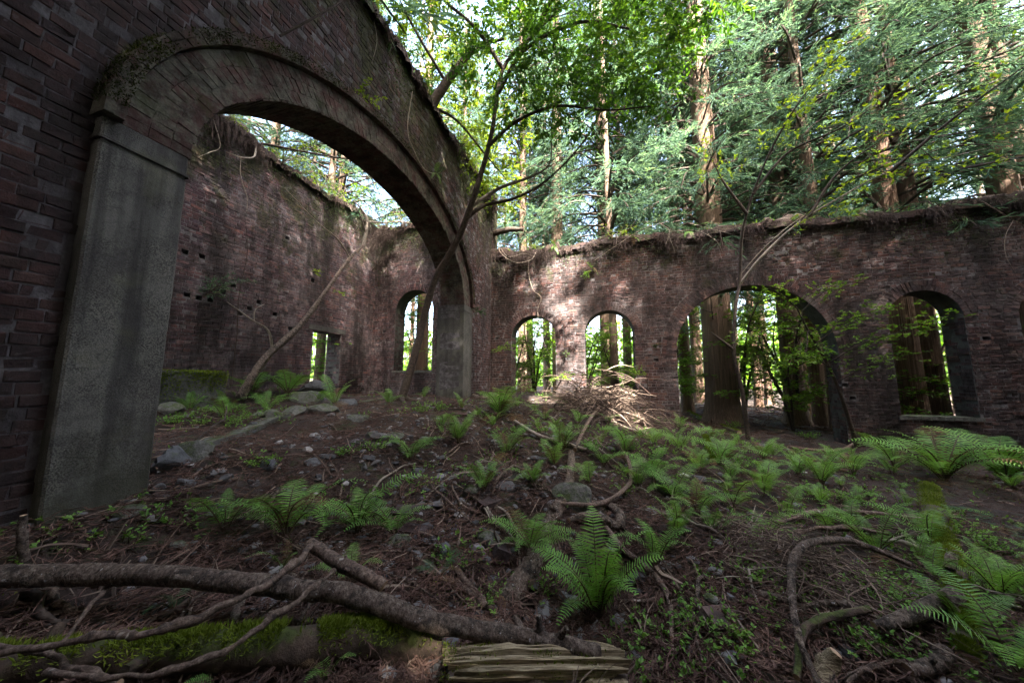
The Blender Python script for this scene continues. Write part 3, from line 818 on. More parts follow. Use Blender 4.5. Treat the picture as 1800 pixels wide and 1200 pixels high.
WOOD = [
 ('fallen_tree','long bare tree trunk fallen across the foreground','bark',[(-2.667, 0.746, 0.639), (-2.59, 0.806, 0.624), (-2.335, 0.984, 0.578), (-1.796, 1.045, 0.616), (-1.363, 1.144, 0.59), (-1.116, 1.205, 0.57), (-0.932, 1.27, 0.506), (-0.74, 1.325, 0.453), (-0.422, 1.463, 0.364), (-0.178, 1.507, 0.347), (-0.043, 1.514, 0.343)],[0.0564, 0.0554, 0.0578, 0.0532, 0.0521, 0.0516, 0.0518, 0.0491, 0.0478, 0.0419, 0.0362]),
 ('mossy_log','thick moss-covered log lying beneath the fallen trunk','mossy_bark',[(-2.251, 0.663, 0.445), (-2.103, 0.687, 0.463), (-1.627, 0.831, 0.495), (-1.211, 1.035, 0.465), (-0.989, 1.208, 0.406), (-0.743, 1.386, 0.327)],[0.066, 0.063, 0.0636, 0.0723, 0.0757, 0.0634]),
 ('curved_branch','long curving branch rising from the left edge to a snapped tip','twigb',[(-1.909, 0.578, 0.627), (-1.838, 0.596, 0.639), (-1.653, 0.696, 0.646), (-1.472, 0.788, 0.647), (-1.397, 0.906, 0.651), (-1.371, 1.027, 0.651), (-1.412, 1.233, 0.645), (-1.482, 1.379, 0.632)],[0.0125, 0.0124, 0.014, 0.0145, 0.0147, 0.0161, 0.0174, 0.0163]),
 ('snapped_branch','short thick snapped branch leaning against the curving branch','twigb',[(-1.575, 1.455, 0.583), (-1.281, 1.372, 0.578), (-1.111, 1.334, 0.574), (-1.002, 1.335, 0.543)],[0.0313, 0.034, 0.0322, 0.0262]),
 ('thin_branch','thin branch arcing over the mossy log at lower left','twigb',[(-1.61, 0.602, 0.635), (-1.401, 0.657, 0.629), (-1.255, 0.736, 0.629), (-1.183, 0.845, 0.627), (-1.156, 0.956, 0.645), (-1.152, 1.091, 0.661), (-1.156, 1.195, 0.661)],[0.0092, 0.01, 0.0104, 0.0113, 0.0124, 0.0126, 0.0112]),
 ('low_branch','grey branch in the bottom left corner','twigb',[(-2.019, 0.63, 0.594), (-1.825, 0.657, 0.609), (-1.635, 0.672, 0.594), (-1.436, 0.682, 0.577)],[0.0106, 0.0103, 0.0108, 0.0103]),
 ('stub','upright broken stub in front of the brick wall at the left edge','bark',[(-2.816, 0.936, 0.588), (-2.8, 0.917, 0.692), (-2.795, 0.908, 0.817)],[0.0214, 0.0198, 0.0128]),
 ('dark_branch','dark forked branch under the left end of the fallen trunk','dark',[(-2.626, 0.902, 0.522), (-2.463, 0.884, 0.466), (-2.313, 0.89, 0.438), (-2.257, 0.92, 0.435)],[0.0188, 0.0166, 0.0149, 0.0113]),
 ('smooth_stem','smooth grey-brown fallen stem running up the middle of the slope','bark',[(-0.402, 4.073, 0.569), (-0.356, 3.262, 0.453), (-0.392, 2.883, 0.401), (-0.463, 2.564, 0.342), (-0.493, 2.241, 0.257), (-0.557, 1.994, 0.214), (-0.601, 1.847, 0.22)],[0.046, 0.0506, 0.0597, 0.0622, 0.0699, 0.0765, 0.0487]),
 ('looped_branch','thin branch curling back from the smooth stem','twigb',[(-0.382, 2.809, 0.429), (-0.081, 2.944, 0.407), (0.121, 3.248, 0.418), (0.27, 3.857, 0.385), (0.256, 4.278, 0.497), (0.158, 4.571, 0.606)],[0.0194, 0.0222, 0.0214, 0.0253, 0.0248, 0.0192]),
 ('gnarled_root','thick gnarled root bending beside the smooth stem','bark',[(-0.302, 2.71, 0.343), (-0.172, 2.824, 0.347), (-0.036, 2.826, 0.34), (0.072, 2.743, 0.335), (0.101, 2.875, 0.367), (0.015, 3.083, 0.371)],[0.0231, 0.0428, 0.0398, 0.0359, 0.04, 0.0307]),
 ('bent_branch','reddish branch bending downhill right of the large fern','twigb',[(-0.015, 2.711, 0.322), (0.099, 2.519, 0.277), (0.246, 2.353, 0.258), (0.307, 2.213, 0.248), (0.324, 2.093, 0.233), (0.286, 1.849, 0.226)],[0.0268, 0.0224, 0.0204, 0.0189, 0.0144, 0.0098]),
 ('short_branch','short pale branch behind the large foreground fern','twigb',[(0.073, 2.146, 0.163), (0.216, 2.143, 0.197), (0.3, 2.177, 0.222), (0.327, 2.221, 0.231)],[0.0102, 0.0117, 0.0101, 0.0086]),
 ('paired_branch','brown branch lying parallel to another above the fallen trunk','twigb',[(-0.912, 1.896, 0.332), (-0.773, 1.839, 0.269), (-0.683, 1.809, 0.241)],[0.021, 0.0216, 0.0193]),
 ('paired_branch','lower brown branch of the parallel pair above the fallen trunk','twigb',[(-0.853, 1.822, 0.297), (-0.738, 1.798, 0.256), (-0.599, 1.763, 0.222)],[0.0184, 0.0194, 0.0155]),
 ('arching_branch','bare branch looping in a big arc over the dead brush','bark',[(1.924, 2.881, 0.263), (1.768, 2.904, 0.321), (1.606, 2.887, 0.366), (1.317, 2.635, 0.445), (1.1, 2.407, 0.474), (0.991, 2.265, 0.423), (0.912, 2.104, 0.361), (0.852, 1.954, 0.318), (0.828, 1.848, 0.27), (0.824, 1.743, 0.233)],[0.017, 0.0215, 0.0238, 0.024, 0.0222, 0.0209, 0.0178, 0.0163, 0.014, 0.0118]),
 ('sawn_branch','thick sawn branch pointing at the mossy log','bark',[(1.873, 2.526, 0.289), (1.706, 2.443, 0.261), (1.499, 2.287, 0.268), (1.342, 2.19, 0.263), (1.277, 2.177, 0.256)],[0.0448, 0.0423, 0.0371, 0.0287, 0.0173]),
 ('sawn_stub','upright sawn stub on the mossy log','bark',[(2.098, 2.883, 0.199), (2.075, 2.826, 0.288), (2.181, 2.934, 0.33)],[0.0276, 0.0271, 0.0301]),
 ('mossy_log','mossy log running downhill at the right, under the fern clump','mossy_bark',[(3.808, 5.298, 0.126), (3.264, 4.527, 0.101), (2.776, 3.825, 0.155), (2.436, 3.321, 0.135), (2.064, 2.783, 0.211), (1.795, 2.415, 0.187), (1.634, 2.202, 0.153)],[0.0911, 0.0979, 0.0895, 0.0767, 0.0636, 0.0514, 0.0382]),
 ('mossy_branch','half mossy branch curling out of the dead brush','mossy_bark',[(0.763, 1.789, 0.212), (0.898, 2.014, 0.247), (1.0, 2.105, 0.258), (1.106, 2.172, 0.263), (1.32, 2.267, 0.277)],[0.0147, 0.0195, 0.0217, 0.0207, 0.0181]),
 ('long_twig','straight pale branch lying across the bare ground to the mossy log','twigb',[(1.511, 3.595, 0.178), (1.976, 3.907, 0.198), (2.393, 4.016, 0.202), (2.92, 4.13, 0.15)],[0.0156, 0.0193, 0.0193, 0.0217]),
 ('long_twig','lower of two thin branches across the bare ground','twigb',[(1.45, 3.608, 0.165), (1.693, 3.777, 0.175), (2.073, 4.004, 0.181), (2.247, 4.071, 0.18)],[0.0132, 0.019, 0.0197, 0.0142]),
 ('bowed_branch','thin branch bowed above the dead brush, behind the big arc','twigb',[(1.082, 2.624, 0.354), (1.245, 2.898, 0.331), (1.572, 3.283, 0.259), (1.899, 3.329, 0.293), (2.095, 3.307, 0.286)],[0.0132, 0.0167, 0.0186, 0.0183, 0.0133]),
 ('broken_stump','pale broken stump at the bottom edge','rotten',[(0.88, 1.875, 0.113), (0.956, 1.947, 0.175), (0.992, 1.943, 0.243)],[0.048, 0.0447, 0.0236]),
 ('sawn_log','short sawn log in the bottom right corner','bark',[(1.299, 2.027, 0.167), (1.427, 2.086, 0.18), (1.542, 2.172, 0.19)],[0.0285, 0.0342, 0.0355]),
 ('small_branch','brown branch at the bottom edge right of the stump','twigb',[(1.002, 1.904, 0.158), (1.115, 1.988, 0.165), (1.239, 2.051, 0.172), (1.375, 2.069, 0.179)],[0.0114, 0.0131, 0.012, 0.0079]),
 ('root','bare root running from the far pier toward the fern mound','bark',[(-3.393, 7.245, 1.227), (-3.651, 8.29, 1.03), (-2.496, 6.261, 1.066), (-2.805, 7.623, 1.004)],[0.0427, 0.0725, 0.0481, 0.0363]),
 ('pole','pale fallen pole on the mound, left of the bright fern','pale',[(-1.399, 5.014, 0.789), (-0.901, 4.222, 0.747), (-0.593, 4.187, 0.675), (-0.237, 4.222, 0.582)],[0.0278, 0.0305, 0.0296, 0.0254]),
 ('pole','bleached stick rising out of the brush pile','pale',[(-1.027, 7.934, 1.467), (-2.44, 23.55, 0.363), (-0.416, 5.62, 0.794)],[0.0214, 0.0837, 0.0196]),
 ('pole','brown pole sloping down from the brush pile to the smooth stem','twigb',[(-0.013, 7.002, 0.993), (-0.251, 5.533, 0.764), (-0.371, 4.126, 0.594)],[0.0362, 0.0335, 0.0286]),
 ('mossy_stub','short mossy stub standing before the doorway','mossy_bark',[(1.714, 6.434, 0.444), (1.58, 5.737, 0.37), (1.316, 4.677, 0.426)],[0.0454, 0.0536, 0.047]),
 ('fallen_pole','mossy pole lying in the doorway','mossy_bark',[(3.106, 15.754, 0.249), (3.203, 12.536, 0.073), (3.132, 8.985, 0.17)],[0.1021, 0.0894, 0.055]),
 ('ground_root',"bare root arching over the soil at the doorway's edge",'twigb',[(3.419, 7.53, 0.153), (3.867, 7.446, 0.125), (4.308, 7.615, 0.136), (5.29, 8.882, 0.071)],[0.0222, 0.0321, 0.0323, 0.0374]),
 ('dry_stick','thin stick lying on the gravel before the pier stones','twigb',[(-2.988, 1.586, 0.707), (-3.149, 1.895, 0.772), (-3.048, 2.133, 0.777), (-2.966, 2.274, 0.769)],[0.0061, 0.0094, 0.0102, 0.0079]),
 ('dry_stick','bent dark stick slanting over the path behind the pier','dark',[(-3.767, 2.071, 0.824), (-4.189, 2.483, 0.941), (-4.438, 2.767, 1.002), (-4.654, 2.908, 1.12)],[0.0107, 0.0126, 0.0104, 0.0073]),
 ('dry_stick','thin stick leaning on the slope above the parallel pair','twigb',[(-1.366, 2.747, 0.497), (-1.186, 2.55, 0.439), (-0.951, 2.476, 0.405), (-0.77, 2.36, 0.371)],[0.0105, 0.012, 0.0114, 0.0085]),
 ('dry_stick','dark twig standing out of the litter beside the smooth stem','dark',[(-0.782, 2.241, 0.46), (-0.757, 2.218, 0.379), (-0.7, 2.212, 0.278)],[0.0061, 0.008, 0.0079]),
 ('crossed_branch','thin branch crossing under the fallen trunk at the left','twigb',[(-2.353, 1.111, 0.567), (-2.242, 0.992, 0.534), (-2.039, 0.847, 0.558), (-1.884, 0.739, 0.556)],[0.0073, 0.0079, 0.008, 0.0071]),
 ('crossed_branch','second thin branch leaning beneath the fallen trunk at the left','twigb',[(-2.58, 0.942, 0.494), (-2.45, 0.943, 0.454), (-2.341, 0.942, 0.432)],[0.0163, 0.0159, 0.0116]),
 ('litter_stick','pale stick lying parallel to the mossy log at the left','twigb',[(-2.428, 0.769, 0.425), (-2.348, 0.839, 0.41), (-2.315, 0.904, 0.407)],[0.0082, 0.0084, 0.0063]),
]
ROCKS = [
 (-3.427,1.756,0.254,0.166,0,'rounded grey boulder against the foot of the concrete pier'),
 (-3.427,1.924,0.236,0.167,1,'mossy-topped stone behind the grey boulder'),
 (-3.494,2.003,0.112,0.092,0,'pale lichen stone on the mossy-topped stone'),
 (-3.035,1.653,0.110,0.076,0,'small grey stone below the boulder'),
 (-3.091,1.546,0.089,0.065,0,'stone tucked under the boulder by the pier'),
 (-2.852,1.299,0.147,0.056,1,"half buried mossy stone at the pier's foot"),
 (-2.861,2.152,0.100,0.090,0,'blue-grey pointed stone on the slope'),
 (-2.642,2.399,0.138,0.059,0,'flat stone on the gravel slope'),
 (-2.639,2.532,0.122,0.050,0,'slab stone above the gravel'),
 (-2.252,2.792,0.116,0.069,0,'light stone in the gravel'),
 (-2.27,2.64,0.077,0.077,0,'dark cobble by the light stone'),
 (-1.159,2.702,0.131,0.111,1,'mossy rock beside the compact fern'),
 (-1.62,2.69,0.074,0.063,0,'cobble left of the mossy rock'),
 (-2.566,3.111,0.196,0.092,0,'flat rock under the ferns below the arch'),
 (-2.387,3.232,0.239,0.120,1,'mossy rock pile stone below the arch'),
 (-5.926,5.219,0.718,0.263,0,'broad grey slab leaning before the small doorway'),
 (-5.182,4.999,0.292,0.157,0,'white-flecked stone on the slab'),
 (-5.31,4.633,0.467,0.233,1,'mossy boulder below the grey slab'),
 (-4.455,3.666,0.339,0.187,1,'moss-capped stone on the rubble bank'),
 (-4.198,3.974,0.444,0.178,1,'bright moss cushion stone on the rubble bank'),
 (-4.415,3.325,0.283,0.142,1,'mossy stone at the foot of the rubble bank'),
 (-4.573,4.817,0.253,0.148,0,'stone at the end of the rubble bank'),
 (-4.558,3.216,0.233,0.109,1,'low mossy stone beneath the undergrowth'),
 (-5.277,2.686,0.288,0.173,1,'mossy slab stone tilted beside the concrete pier'),
 (0.559,2.159,0.115,0.083,1,'dark mossy rock in the foreground soil'),
 (2.736,6.889,0.186,0.103,0,'small grey stone in the doorway'),
 (-0.878,2.856,0.114,0.073,0,'grey cobble beside the fern on the gravel'),
 (-0.344,2.334,0.087,0.071,0,'whitish stone behind the large fern'),
 (0.629,3.648,0.289,0.196,1,'mossy boulder under the ferns left of the doorway'),
 (-0.276,2.949,0.301,0.201,1,'big mossy rock behind the smooth stem'),
 (-1.355,1.942,0.153,0.084,1,'mossy brick lump below the feathery fern'),
 (-0.809,2.223,0.161,0.105,1,'moss-edged stone beside the smooth stem'),
 (-2.462,1.353,0.101,0.047,1,'mossy fragment in the litter near the pier'),
 (-2.771,1.957,0.074,0.046,0,'small stone in the litter'),
 (-2.507,2.042,0.083,0.055,0,'angular stone in the litter'),
 (-2.298,2.408,0.062,0.046,0,'pebble-sized stone high on the gravel'),
 (-1.887,2.999,0.095,0.059,0,'flat pebble near the rock pile'),
 (-3.362,3.767,0.243,0.097,1,'mossy stone along the concrete edge'),
 (0.98,4.111,0.141,0.077,0,'blue-grey stone among the ferns'),
 (-2.9,1.852,0.099,0.063,0,'flat grey stone right of the boulder'),
 (-3.026,1.829,0.082,0.054,0,'small cobble between boulder and litter'),
]
HERBS = [
 (-4.983, 2.704, 0.991),
 (-5.116, 3.015, 1.023),
 (-5.339, 3.508, 0.99),
 (-4.754, 2.696, 0.932),
 (-4.587, 3.163, 0.948),
 (-4.874, 2.543, 0.948),
 (-4.526, 2.923, 0.909),
 (0.592, 5.613, 0.514),
 (0.235, 5.417, 0.575),
 (0.603, 4.512, 0.501),
 (0.336, 4.58, 0.541),
 (1.151, 6.374, 0.406),
 (-0.027, 5.476, 0.597),
 (-1.853, 8.016, 1.099),
 (-1.312, 7.47, 0.999),
 (-1.282, 4.443, 0.708),
 (-2.615, 7.106, 0.998),
 (-3.175, 5.466, 0.93),
 (-2.852, 4.559, 0.929),
 (-2.673, 4.987, 0.937),
 (-2.401, 2.965, 0.717),
 (-2.516, 2.688, 0.713),
 (0.392, 1.943, 0.18),
 (0.552, 2.006, 0.195),
 (-0.696, 1.826, 0.216),
 (-0.567, 1.963, 0.184),
 (-0.417, 2.087, 0.167),
 (1.687, 2.721, 0.15),
 (1.769, 2.68, 0.157),
 (1.508, 2.527, 0.174),
 (1.18, 2.165, 0.158),
 (1.319, 2.173, 0.156),
 (1.224, 2.502, 0.202),
 (2.57, 3.279, 0.119),
 (2.309, 2.899, 0.151),
 (3.084, 3.738, 0.08),
 (3.101, 4.008, 0.091),
 (0.896, 2.488, 0.22),
 (3.343, 9.941, 0.172),
 (3.275, 12.171, 0.026),
 (4.61, 9.251, 0.065),
 (1.739, 2.47, 0.166),
 (-0.457, 2.529, 0.296),
 (-2.941, 2.112, 0.722),
 (-1.34, 4.093, 0.689),
 (-0.89, 4.563, 0.707),
 (-0.171, 4.353, 0.558),
 (1.55, 6.167, 0.37),
 (1.732, 5.061, 0.301),
 (2.916, 4.861, 0.121),
 (2.459, 4.438, 0.162),
 (2.717, 4.325, 0.118),
 (2.16, 4.444, 0.19),
 (0.799, 8.598, 0.542),
 (1.222, 7.994, 0.433),
]

CEDARS = [
 (-6.505,10.321,0.275,'reddish cedar trunk seen through the arched window behind the big arch'),
 (-10.63,15.748,0.147,'thin cedar beside the reddish trunk in the window behind the big arch'),
 (-3.197,12.601,0.211,'cedar trunk at the left side of the first narrow window'),
 (0.184,13.499,0.280,'sunlit orange cedar trunk in the second narrow window'),
 (0.392,11.193,0.163,'dark straight cedar trunk in the middle of the second narrow window'),
 (1.308,18.955,0.177,'pale thin cedar at the right side of the second narrow window'),
 (3.387,10.78,0.459,'broadest cedar trunk, filling the left half of the large doorway'),
 (3.22,14.138,0.252,'cedar trunk at the left edge of the large doorway'),
 (4.673,18.416,0.193,'slim cedar between the doorway edge and the broadest trunk'),
 (7.407,18.578,0.200,'slim cedar in the middle of the large doorway'),
 (8.576,20.259,0.201,'second slim cedar in the middle of the large doorway'),
 (5.614,11.725,0.298,"dark cedar with flared roots right of the doorway's middle"),
 (7.703,15.155,0.202,'cedar just right of the flared dark trunk'),
 (6.485,12.181,0.233,'reddish cedar near the right side of the large doorway'),
 (6.014,10.615,0.200,'cedar trunk touching the right jamb of the large doorway'),
 (7.473,10.515,0.290,'thick brown cedar at the left of the silled window'),
 (8.09,10.682,0.225,'orange-brown cedar in the middle of the silled window'),
 (-1.616,12.496,0.337,'cedar rising above the wall between the two narrow windows'),
 (9.699,10.371,0.329,'massive dark cedar rising above the wall at the right edge'),
 (10.585,10.909,0.204,'paler cedar leaning beside the massive dark one at the right edge'),
 (-9.313,8.487,0.165,'left cedar trunk standing in the small doorway'),
 (-9.3,8.94,0.161,'right cedar trunk standing in the small doorway'),
]
FAR_CEDARS = [(-8.7, 20.64), (-12.39, 11.77), (-8.6, 17.82), (-19.68, 3.58), (11.42, 27.75), (-20.96, 8.91), (-9.14, 28.99), (-15.43, 3.4), (-15.13, 13.88), (-15.9, 5.45), (1.79, 17.0), (14.0, 15.17), (3.08, 19.81), (-19.65, 5.43), (11.9, 19.47), (16.94, 16.07), (-4.68, 26.36), (-4.4, 19.63), (16.67, 29.3), (18.72, 14.78), (18.91, 26.52), (18.19, 24.12), (-18.48, 1.45), (-18.02, -1.83), (-6.57, 26.65), (-2.71, 16.01), (-16.91, 1.74), (-7.21, 15.13), (-4.03, 29.96), (4.94, 26.49), (19.61, 21.91), (1.14, 15.07), (-4.05, 28.28), (-16.02, -1.43), (-4.24, 17.73), (-17.16, 14.22), (13.31, 26.04), (9.02, 26.89), (14.07, 22.68), (9.95, 18.66), (-10.52, -0.66), (-10.46, 10.03), (-13.99, -0.91), (8.33, 23.32), (-10.87, 1.93), (-20.61, 12.58), (-11.47, 7.91), (-19.58, 10.09), (16.54, 26.49), (4.85, 14.91), (7.02, 22.08), (-14.7, 0.5), (14.81, 27.33), (5.39, 20.41), (7.87, 28.22), (1.89, 27.8), (-2.33, 27.46), (13.55, 17.09)]

# ------------------------------------------------------------------ cedars
def cedar_trunk_mesh(seed, mk='cedar_bark'):
    r = np.random.default_rng(seed); n = 34; s = 18; mb = MB()
    zs = np.concatenate([np.linspace(-.6, 1.2, 10), np.linspace(1.8, 26, n-10)])
    a = np.linspace(0, 2*math.pi, s, endpoint=False)
    ph = r.uniform(0, 6.28, 5); V = []
    for z in zs:
        rad = (1-.030*max(z, 0)) * (1 + .55*math.exp(-max(z+.1, 0)/.28))
        fl = 1 + .05*np.sin(5*a+ph[0]+z*.05) + .035*np.sin(9*a+ph[1]) + .13*math.exp(-max(z, 0)/.35)*np.sin(4*a+ph[2])
        off = (.25*math.sin(z*.16+ph[3])*min(z, 8)/8, .25*math.sin(z*.13+ph[4])*min(z, 8)/8)
        V.append(np.stack([rad*fl*np.cos(a)+off[0], rad*fl*np.sin(a)+off[1], np.full(s, z)], 1))
    V = np.concatenate(V); i = np.arange(n-1)[:, None]*s; j = np.arange(s)[None, :]; k = (j+1) % s
    mb.add(V, np.stack([i+j, i+k, i+s+k, i+s+j], -1).reshape(-1, 4))
    return mb.mesh("trunk", M[mk], True)

def cedar_crown_mesh(seed, z0=4.8, z1=20, nb=125, rmax=3.3, m=18, wl=(.09, .24), ww=(.014, .030)):
    """whorls of drooping branches carrying hanging needle sprays"""
    r = np.random.default_rng(seed); mb = MB()
    for b in range(nb):
        f = (b+r.random())/nb; z = z0+(z1-z0)*f**.9; az = r.uniform(0, 2*math.pi)
        L = rmax*(1-.62*f)*r.uniform(.55, 1.1)*(1 if f > .06 else .7)
        d = np.array([math.cos(az), math.sin(az), 0])
        up = r.uniform(.05, .4)
        pts = [d*.2+[0, 0, z], d*L*.45+[0, 0, z+up*L*.3], d*L*.8+[0, 0, z+up*L*.15-.08*L], d*L+[0, 0, z-.25*L*r.uniform(.4, 1.1)]]
        P = tube(mb, pts, [.045, .032, .02, .008], 4, 8, mi=0, cap=False)
        nt = int(9+L*4.5); tt = r.uniform(.28, 1., nt); idx = tt*(len(P)-1)
        base = np.stack([np.interp(idx, np.arange(len(P)), P[:, c]) for c in range(3)], 1)
        side = np.array([-d[1], d[0], 0])
        sg = r.choice([-1., 1.], nt)
        tw = norm(side[None]*sg[:, None]*r.uniform(.3, 1., (nt, 1)) + d[None]*r.uniform(.2, .9, (nt, 1)) + np.array([0, 0, 1.])*r.uniform(-.75, .15, (nt, 1)))
        tl = r.uniform(.35, .8, nt)
        u = np.tile(np.linspace(.05, 1., m), nt)[:, None]; I = np.repeat(np.arange(nt), m)
        bp = base[I]+tw[I]*tl[I][:, None]*u + np.array([0, 0, -1.])*(u**2)*.14*tl[I][:, None]
        dd = norm(tw[I]*1.0 + r.normal(0, .36, (len(I), 3)) + np.array([0, 0, -.25]))
        leaves(mb, bp, dd, r.normal(0, 1, (len(I), 3)), r.uniform(wl[0], wl[1], len(I)), r.uniform(ww[0], ww[1], len(I)), .4, .1, 1)
    return mb.mesh("crown", [M['dark_bark'], M['cedar']])

TRUNKS = [cedar_trunk_mesh(50+i) for i in range(4)]
CROWNS = [cedar_crown_mesh(70+i) for i in range(4)]
SHADE_CROWNS = [cedar_crown_mesh(90+i, 5.6, 22, 98, 3.2, 11, (.12, .30), (.022, .042)) for i in range(2)]
FAR_TRUNKS = [cedar_trunk_mesh(60+i, 'far_bark') for i in range(3)]
def cedar(x, y, rad, label, group=None, k=0, lift=0., crown=True, sc=1.0, lean=0., trunks=None, crowns=None, boughs=False):
    trunks = trunks or TRUNKS; crowns = crowns or CROWNS
    root = empty("cedar_tree", (x, y, hg(x, y)-.05), random.uniform(0, 6.28))
    tag(root, label, "tree", group)
    t = bpy.data.objects.new("trunk", trunks[k % len(trunks)]); t.scale = (rad, rad, 1); link(t, root)
    if crown:
        c = bpy.data.objects.new("crown", crowns[(k*7+1) % len(crowns)]); c.location = (0, 0, lift); c.scale = (sc, sc, 1); c.rotation_euler = (0, 0, random.uniform(0, 6.28)); link(c, root)
    if boughs and crown:
        c = bpy.data.objects.new("lower_boughs", crowns[(k*5+2) % len(crowns)]); c.location = (0, 0, lift-.9); c.scale = (sc*1.05, sc*1.05, 1); c.rotation_euler = (0, 0, random.uniform(0, 6.28)); link(c, root)
    if lean: root.rotation_euler = (0, lean, 0)
    return root
for i, (x, y, rad, lab) in enumerate(CEDARS):
    cedar(x, y, rad*(.9 if rad < .4 else .95), lab, k=i, lift=random.uniform(-1.0, 1.0), sc=random.uniform(.8, 1.05), boughs=.38 < rad < .5)
ORD = "first second third fourth fifth sixth seventh eighth ninth tenth eleventh twelfth thirteenth fourteenth fifteenth sixteenth seventeenth eighteenth nineteenth twentieth".split()
ORD += ["twenty-"+o for o in ORD[:9]] + ["thirtieth"] + ["thirty-"+o for o in ORD[:9]] + ["fortieth"] + ["forty-"+o for o in ORD[:9]] + ["fiftieth"] + ["fifty-"+o for o in ORD[:9]]
for i, (x, y) in enumerate(sorted(FAR_CEDARS, key=lambda p: math.atan2(p[0], p[1]))):
    cedar(x, y, random.uniform(.11, .21), "slender rear-row cedar, "+ORD[i]+" from the left among the farther trunks beyond the ruin", "cedars in the rear rows of the forest", k=i+2, lift=random.uniform(1.5, 4.5), sc=random.uniform(.7, 1.0), trunks=FAR_TRUNKS if y > 20 or x < -9 else TRUNKS, crown=i % 6 != 0)
# unseen cedars added as sun blockers: tall behind the camera, lower at right
SHADE = [(4.2,-2.6,1.),(1.4,-3.6,1.),(-2.2,-3.4,1.),(-5.4,-2.4,1.),(-5.3,.3,.9),(2.,-8.,1.),(-6.,-7.,1.),(-10.,-6.,1.),(6.2,-6.,1.),(10.,-7.,.9),
         (8.0,.6,.78),(11.0,3.4,.72),(8.6,-3.4,.85),(12.4,-1.6,.8),(15.4,8.0,.66),(12.8,5.0,.6),(15.5,2.4,.75),(2.7,-1.5,1.),(11.,2.0,.88),(3.,-5.6,1.),(6.2,-3.2,.95),(8.6,-5.8,1.),(11.5,-4.6,.95),(7.,-8.6,1.),(3.5,-10.,1.),(11.,-10.5,1.),(14.,-6.,1.),(9.6,-1.2,.88),(13.4,.9,.85),(.2,-6.2,1.),(-3.,-6.6,1.),(16.5,-2.5,.95),(12.,-7.5,1.)]
shade_crowns = []
for i, (x, y, hz) in enumerate(SHADE):
    t = cedar(x, y, random.uniform(.28, .4), "tall cedar added outside the picture to shade the ruin", "cedars added to shade the ruin", k=i+1, lift=random.uniform(-.6, .6), sc=random.uniform(1.2, 1.4)/hz, crowns=SHADE_CROWNS)
    t.scale = (hz, hz, hz); shade_crowns.extend(c for c in t.children if c.name.startswith('crown'))
def open_gap(a, rad):
    """a sun hole cut in the added crowns: no sprays along the line from a towards the sun"""
    bpy.context.view_layer.update(); a = np.array(a); d = np.array(SUN_DIR)
    for o in shade_crowns:
        me = o.data; n = len(me.vertices); co = np.empty(n*3, np.float32); me.vertices.foreach_get("co", co); co = co.reshape(-1, 3)
        mw = np.array(o.matrix_world); w = co@mw[:3, :3].T+mw[:3, 3]; v = w-a; t = v@d
        hit = (np.linalg.norm(v-t[:, None]*d, axis=1) < rad) & (t > 0)
        if hit.sum() == 0: continue
        if me.users > 1: me = me.copy(); o.data = me
        bm = bmesh.new(); bm.from_mesh(me); bm.verts.ensure_lookup_table()
        bmesh.ops.delete(bm, geom=[bm.verts[i] for i in np.nonzero(hit)[0]], context='VERTS'); bm.to_mesh(me); bm.free()
for g, rd in (((-.82, 8.6, 1.3), .42), ((-.82, 8.6, 1.9), .42), ((-.84, 8.6, 2.5), .38), ((-.95, 8.6, 3.2), .30), ((.0, 7.2, 1.0), .5), ((.5, 6.2, .8), .35), ((-1.3, 7.3, 1.0), .3)): open_gap(g, rd)

# ------------------------------------------------------------------ broadleaf trees
def twigs(mb, anchors, dirs, length, per, leaf_l, leaf_w, flat=.35, twig_mi=0, leaf_mi=1, mid=.45, droop=.15, r=rng):
    """short leafy shoots"""
    n = len(anchors); dirs = norm(dirs); ln = length*r.uniform(.6, 1.3, n)
    tip = anchors+dirs*ln[:, None]+np.array([0, 0, -1.])*droop*ln[:, None]
    # thin twig: a flat three-sided sliver
    s = norm(np.cross(dirs, r.normal(0, 1, (n, 3))))*.004; w = norm(np.cross(dirs, s))*.004
    V = np.stack([anchors+s, anchors-s*.5+w, anchors-s*.5-w, tip], 1).reshape(-1, 3); q = np.arange(n)[:, None]*4
    F = np.concatenate([q+np.array([[0, 1, 3]]), q+np.array([[1, 2, 3]]), q+np.array([[2, 0, 3]])])
    mb.add(V, F, twig_mi)
    I = np.repeat(np.arange(n), per); u = r.uniform(.15, 1.05, len(I))[:, None]
    P = anchors[I]+(tip-anchors)[I]*u
    sd = norm(np.cross(dirs[I], np.array([0, 0, 1.])+r.normal(0, .2, (len(I), 3))))*r.choice([-1., 1.], len(I))[:, None]
    A = norm(dirs[I]*r.uniform(.2, .9, (len(I), 1))+sd*r.uniform(.4, 1., (len(I), 1))+r.normal(0, .25, (len(I), 3)) + np.array([0, 0, -droop]))
    N = norm(np.array([0, 0, 1.])+r.normal(0, flat, (len(I), 3)))
    leaves(mb, P, A, N, leaf_l*r.uniform(.6, 1.2, len(I)), leaf_w*r.uniform(.7, 1.2, len(I)), mid, .12, leaf_mi)

def in_ellipsoid(c, rad, n, shell=.35, r=rng):
    d = norm(r.normal(0, 1, (n, 3))); q = (r.uniform(shell**3, 1, n)**(1/3))[:, None]
    return np.array(c)+d*q*np.array(rad), d

def seg_points(polys, n, t0=.35, r=rng):
    """random points (and tangents) on a set of polylines"""
    P = []; T = []
    w = np.array([np.linalg.norm(np.diff(np.array(p), axis=0), axis=1).sum() for p in polys]); w /= w.sum()
    for p, k in zip(polys, r.multinomial(n, w)):
        c = catmull(p, 30); i = r.uniform(t0*28, 28.9, k).astype(int); f = r.random((k, 1))
        P.append(c[i]*(1-f)+c[i+1]*f); T.append(c[i+1]-c[i])
    return np.concatenate(P), norm(np.concatenate(T))

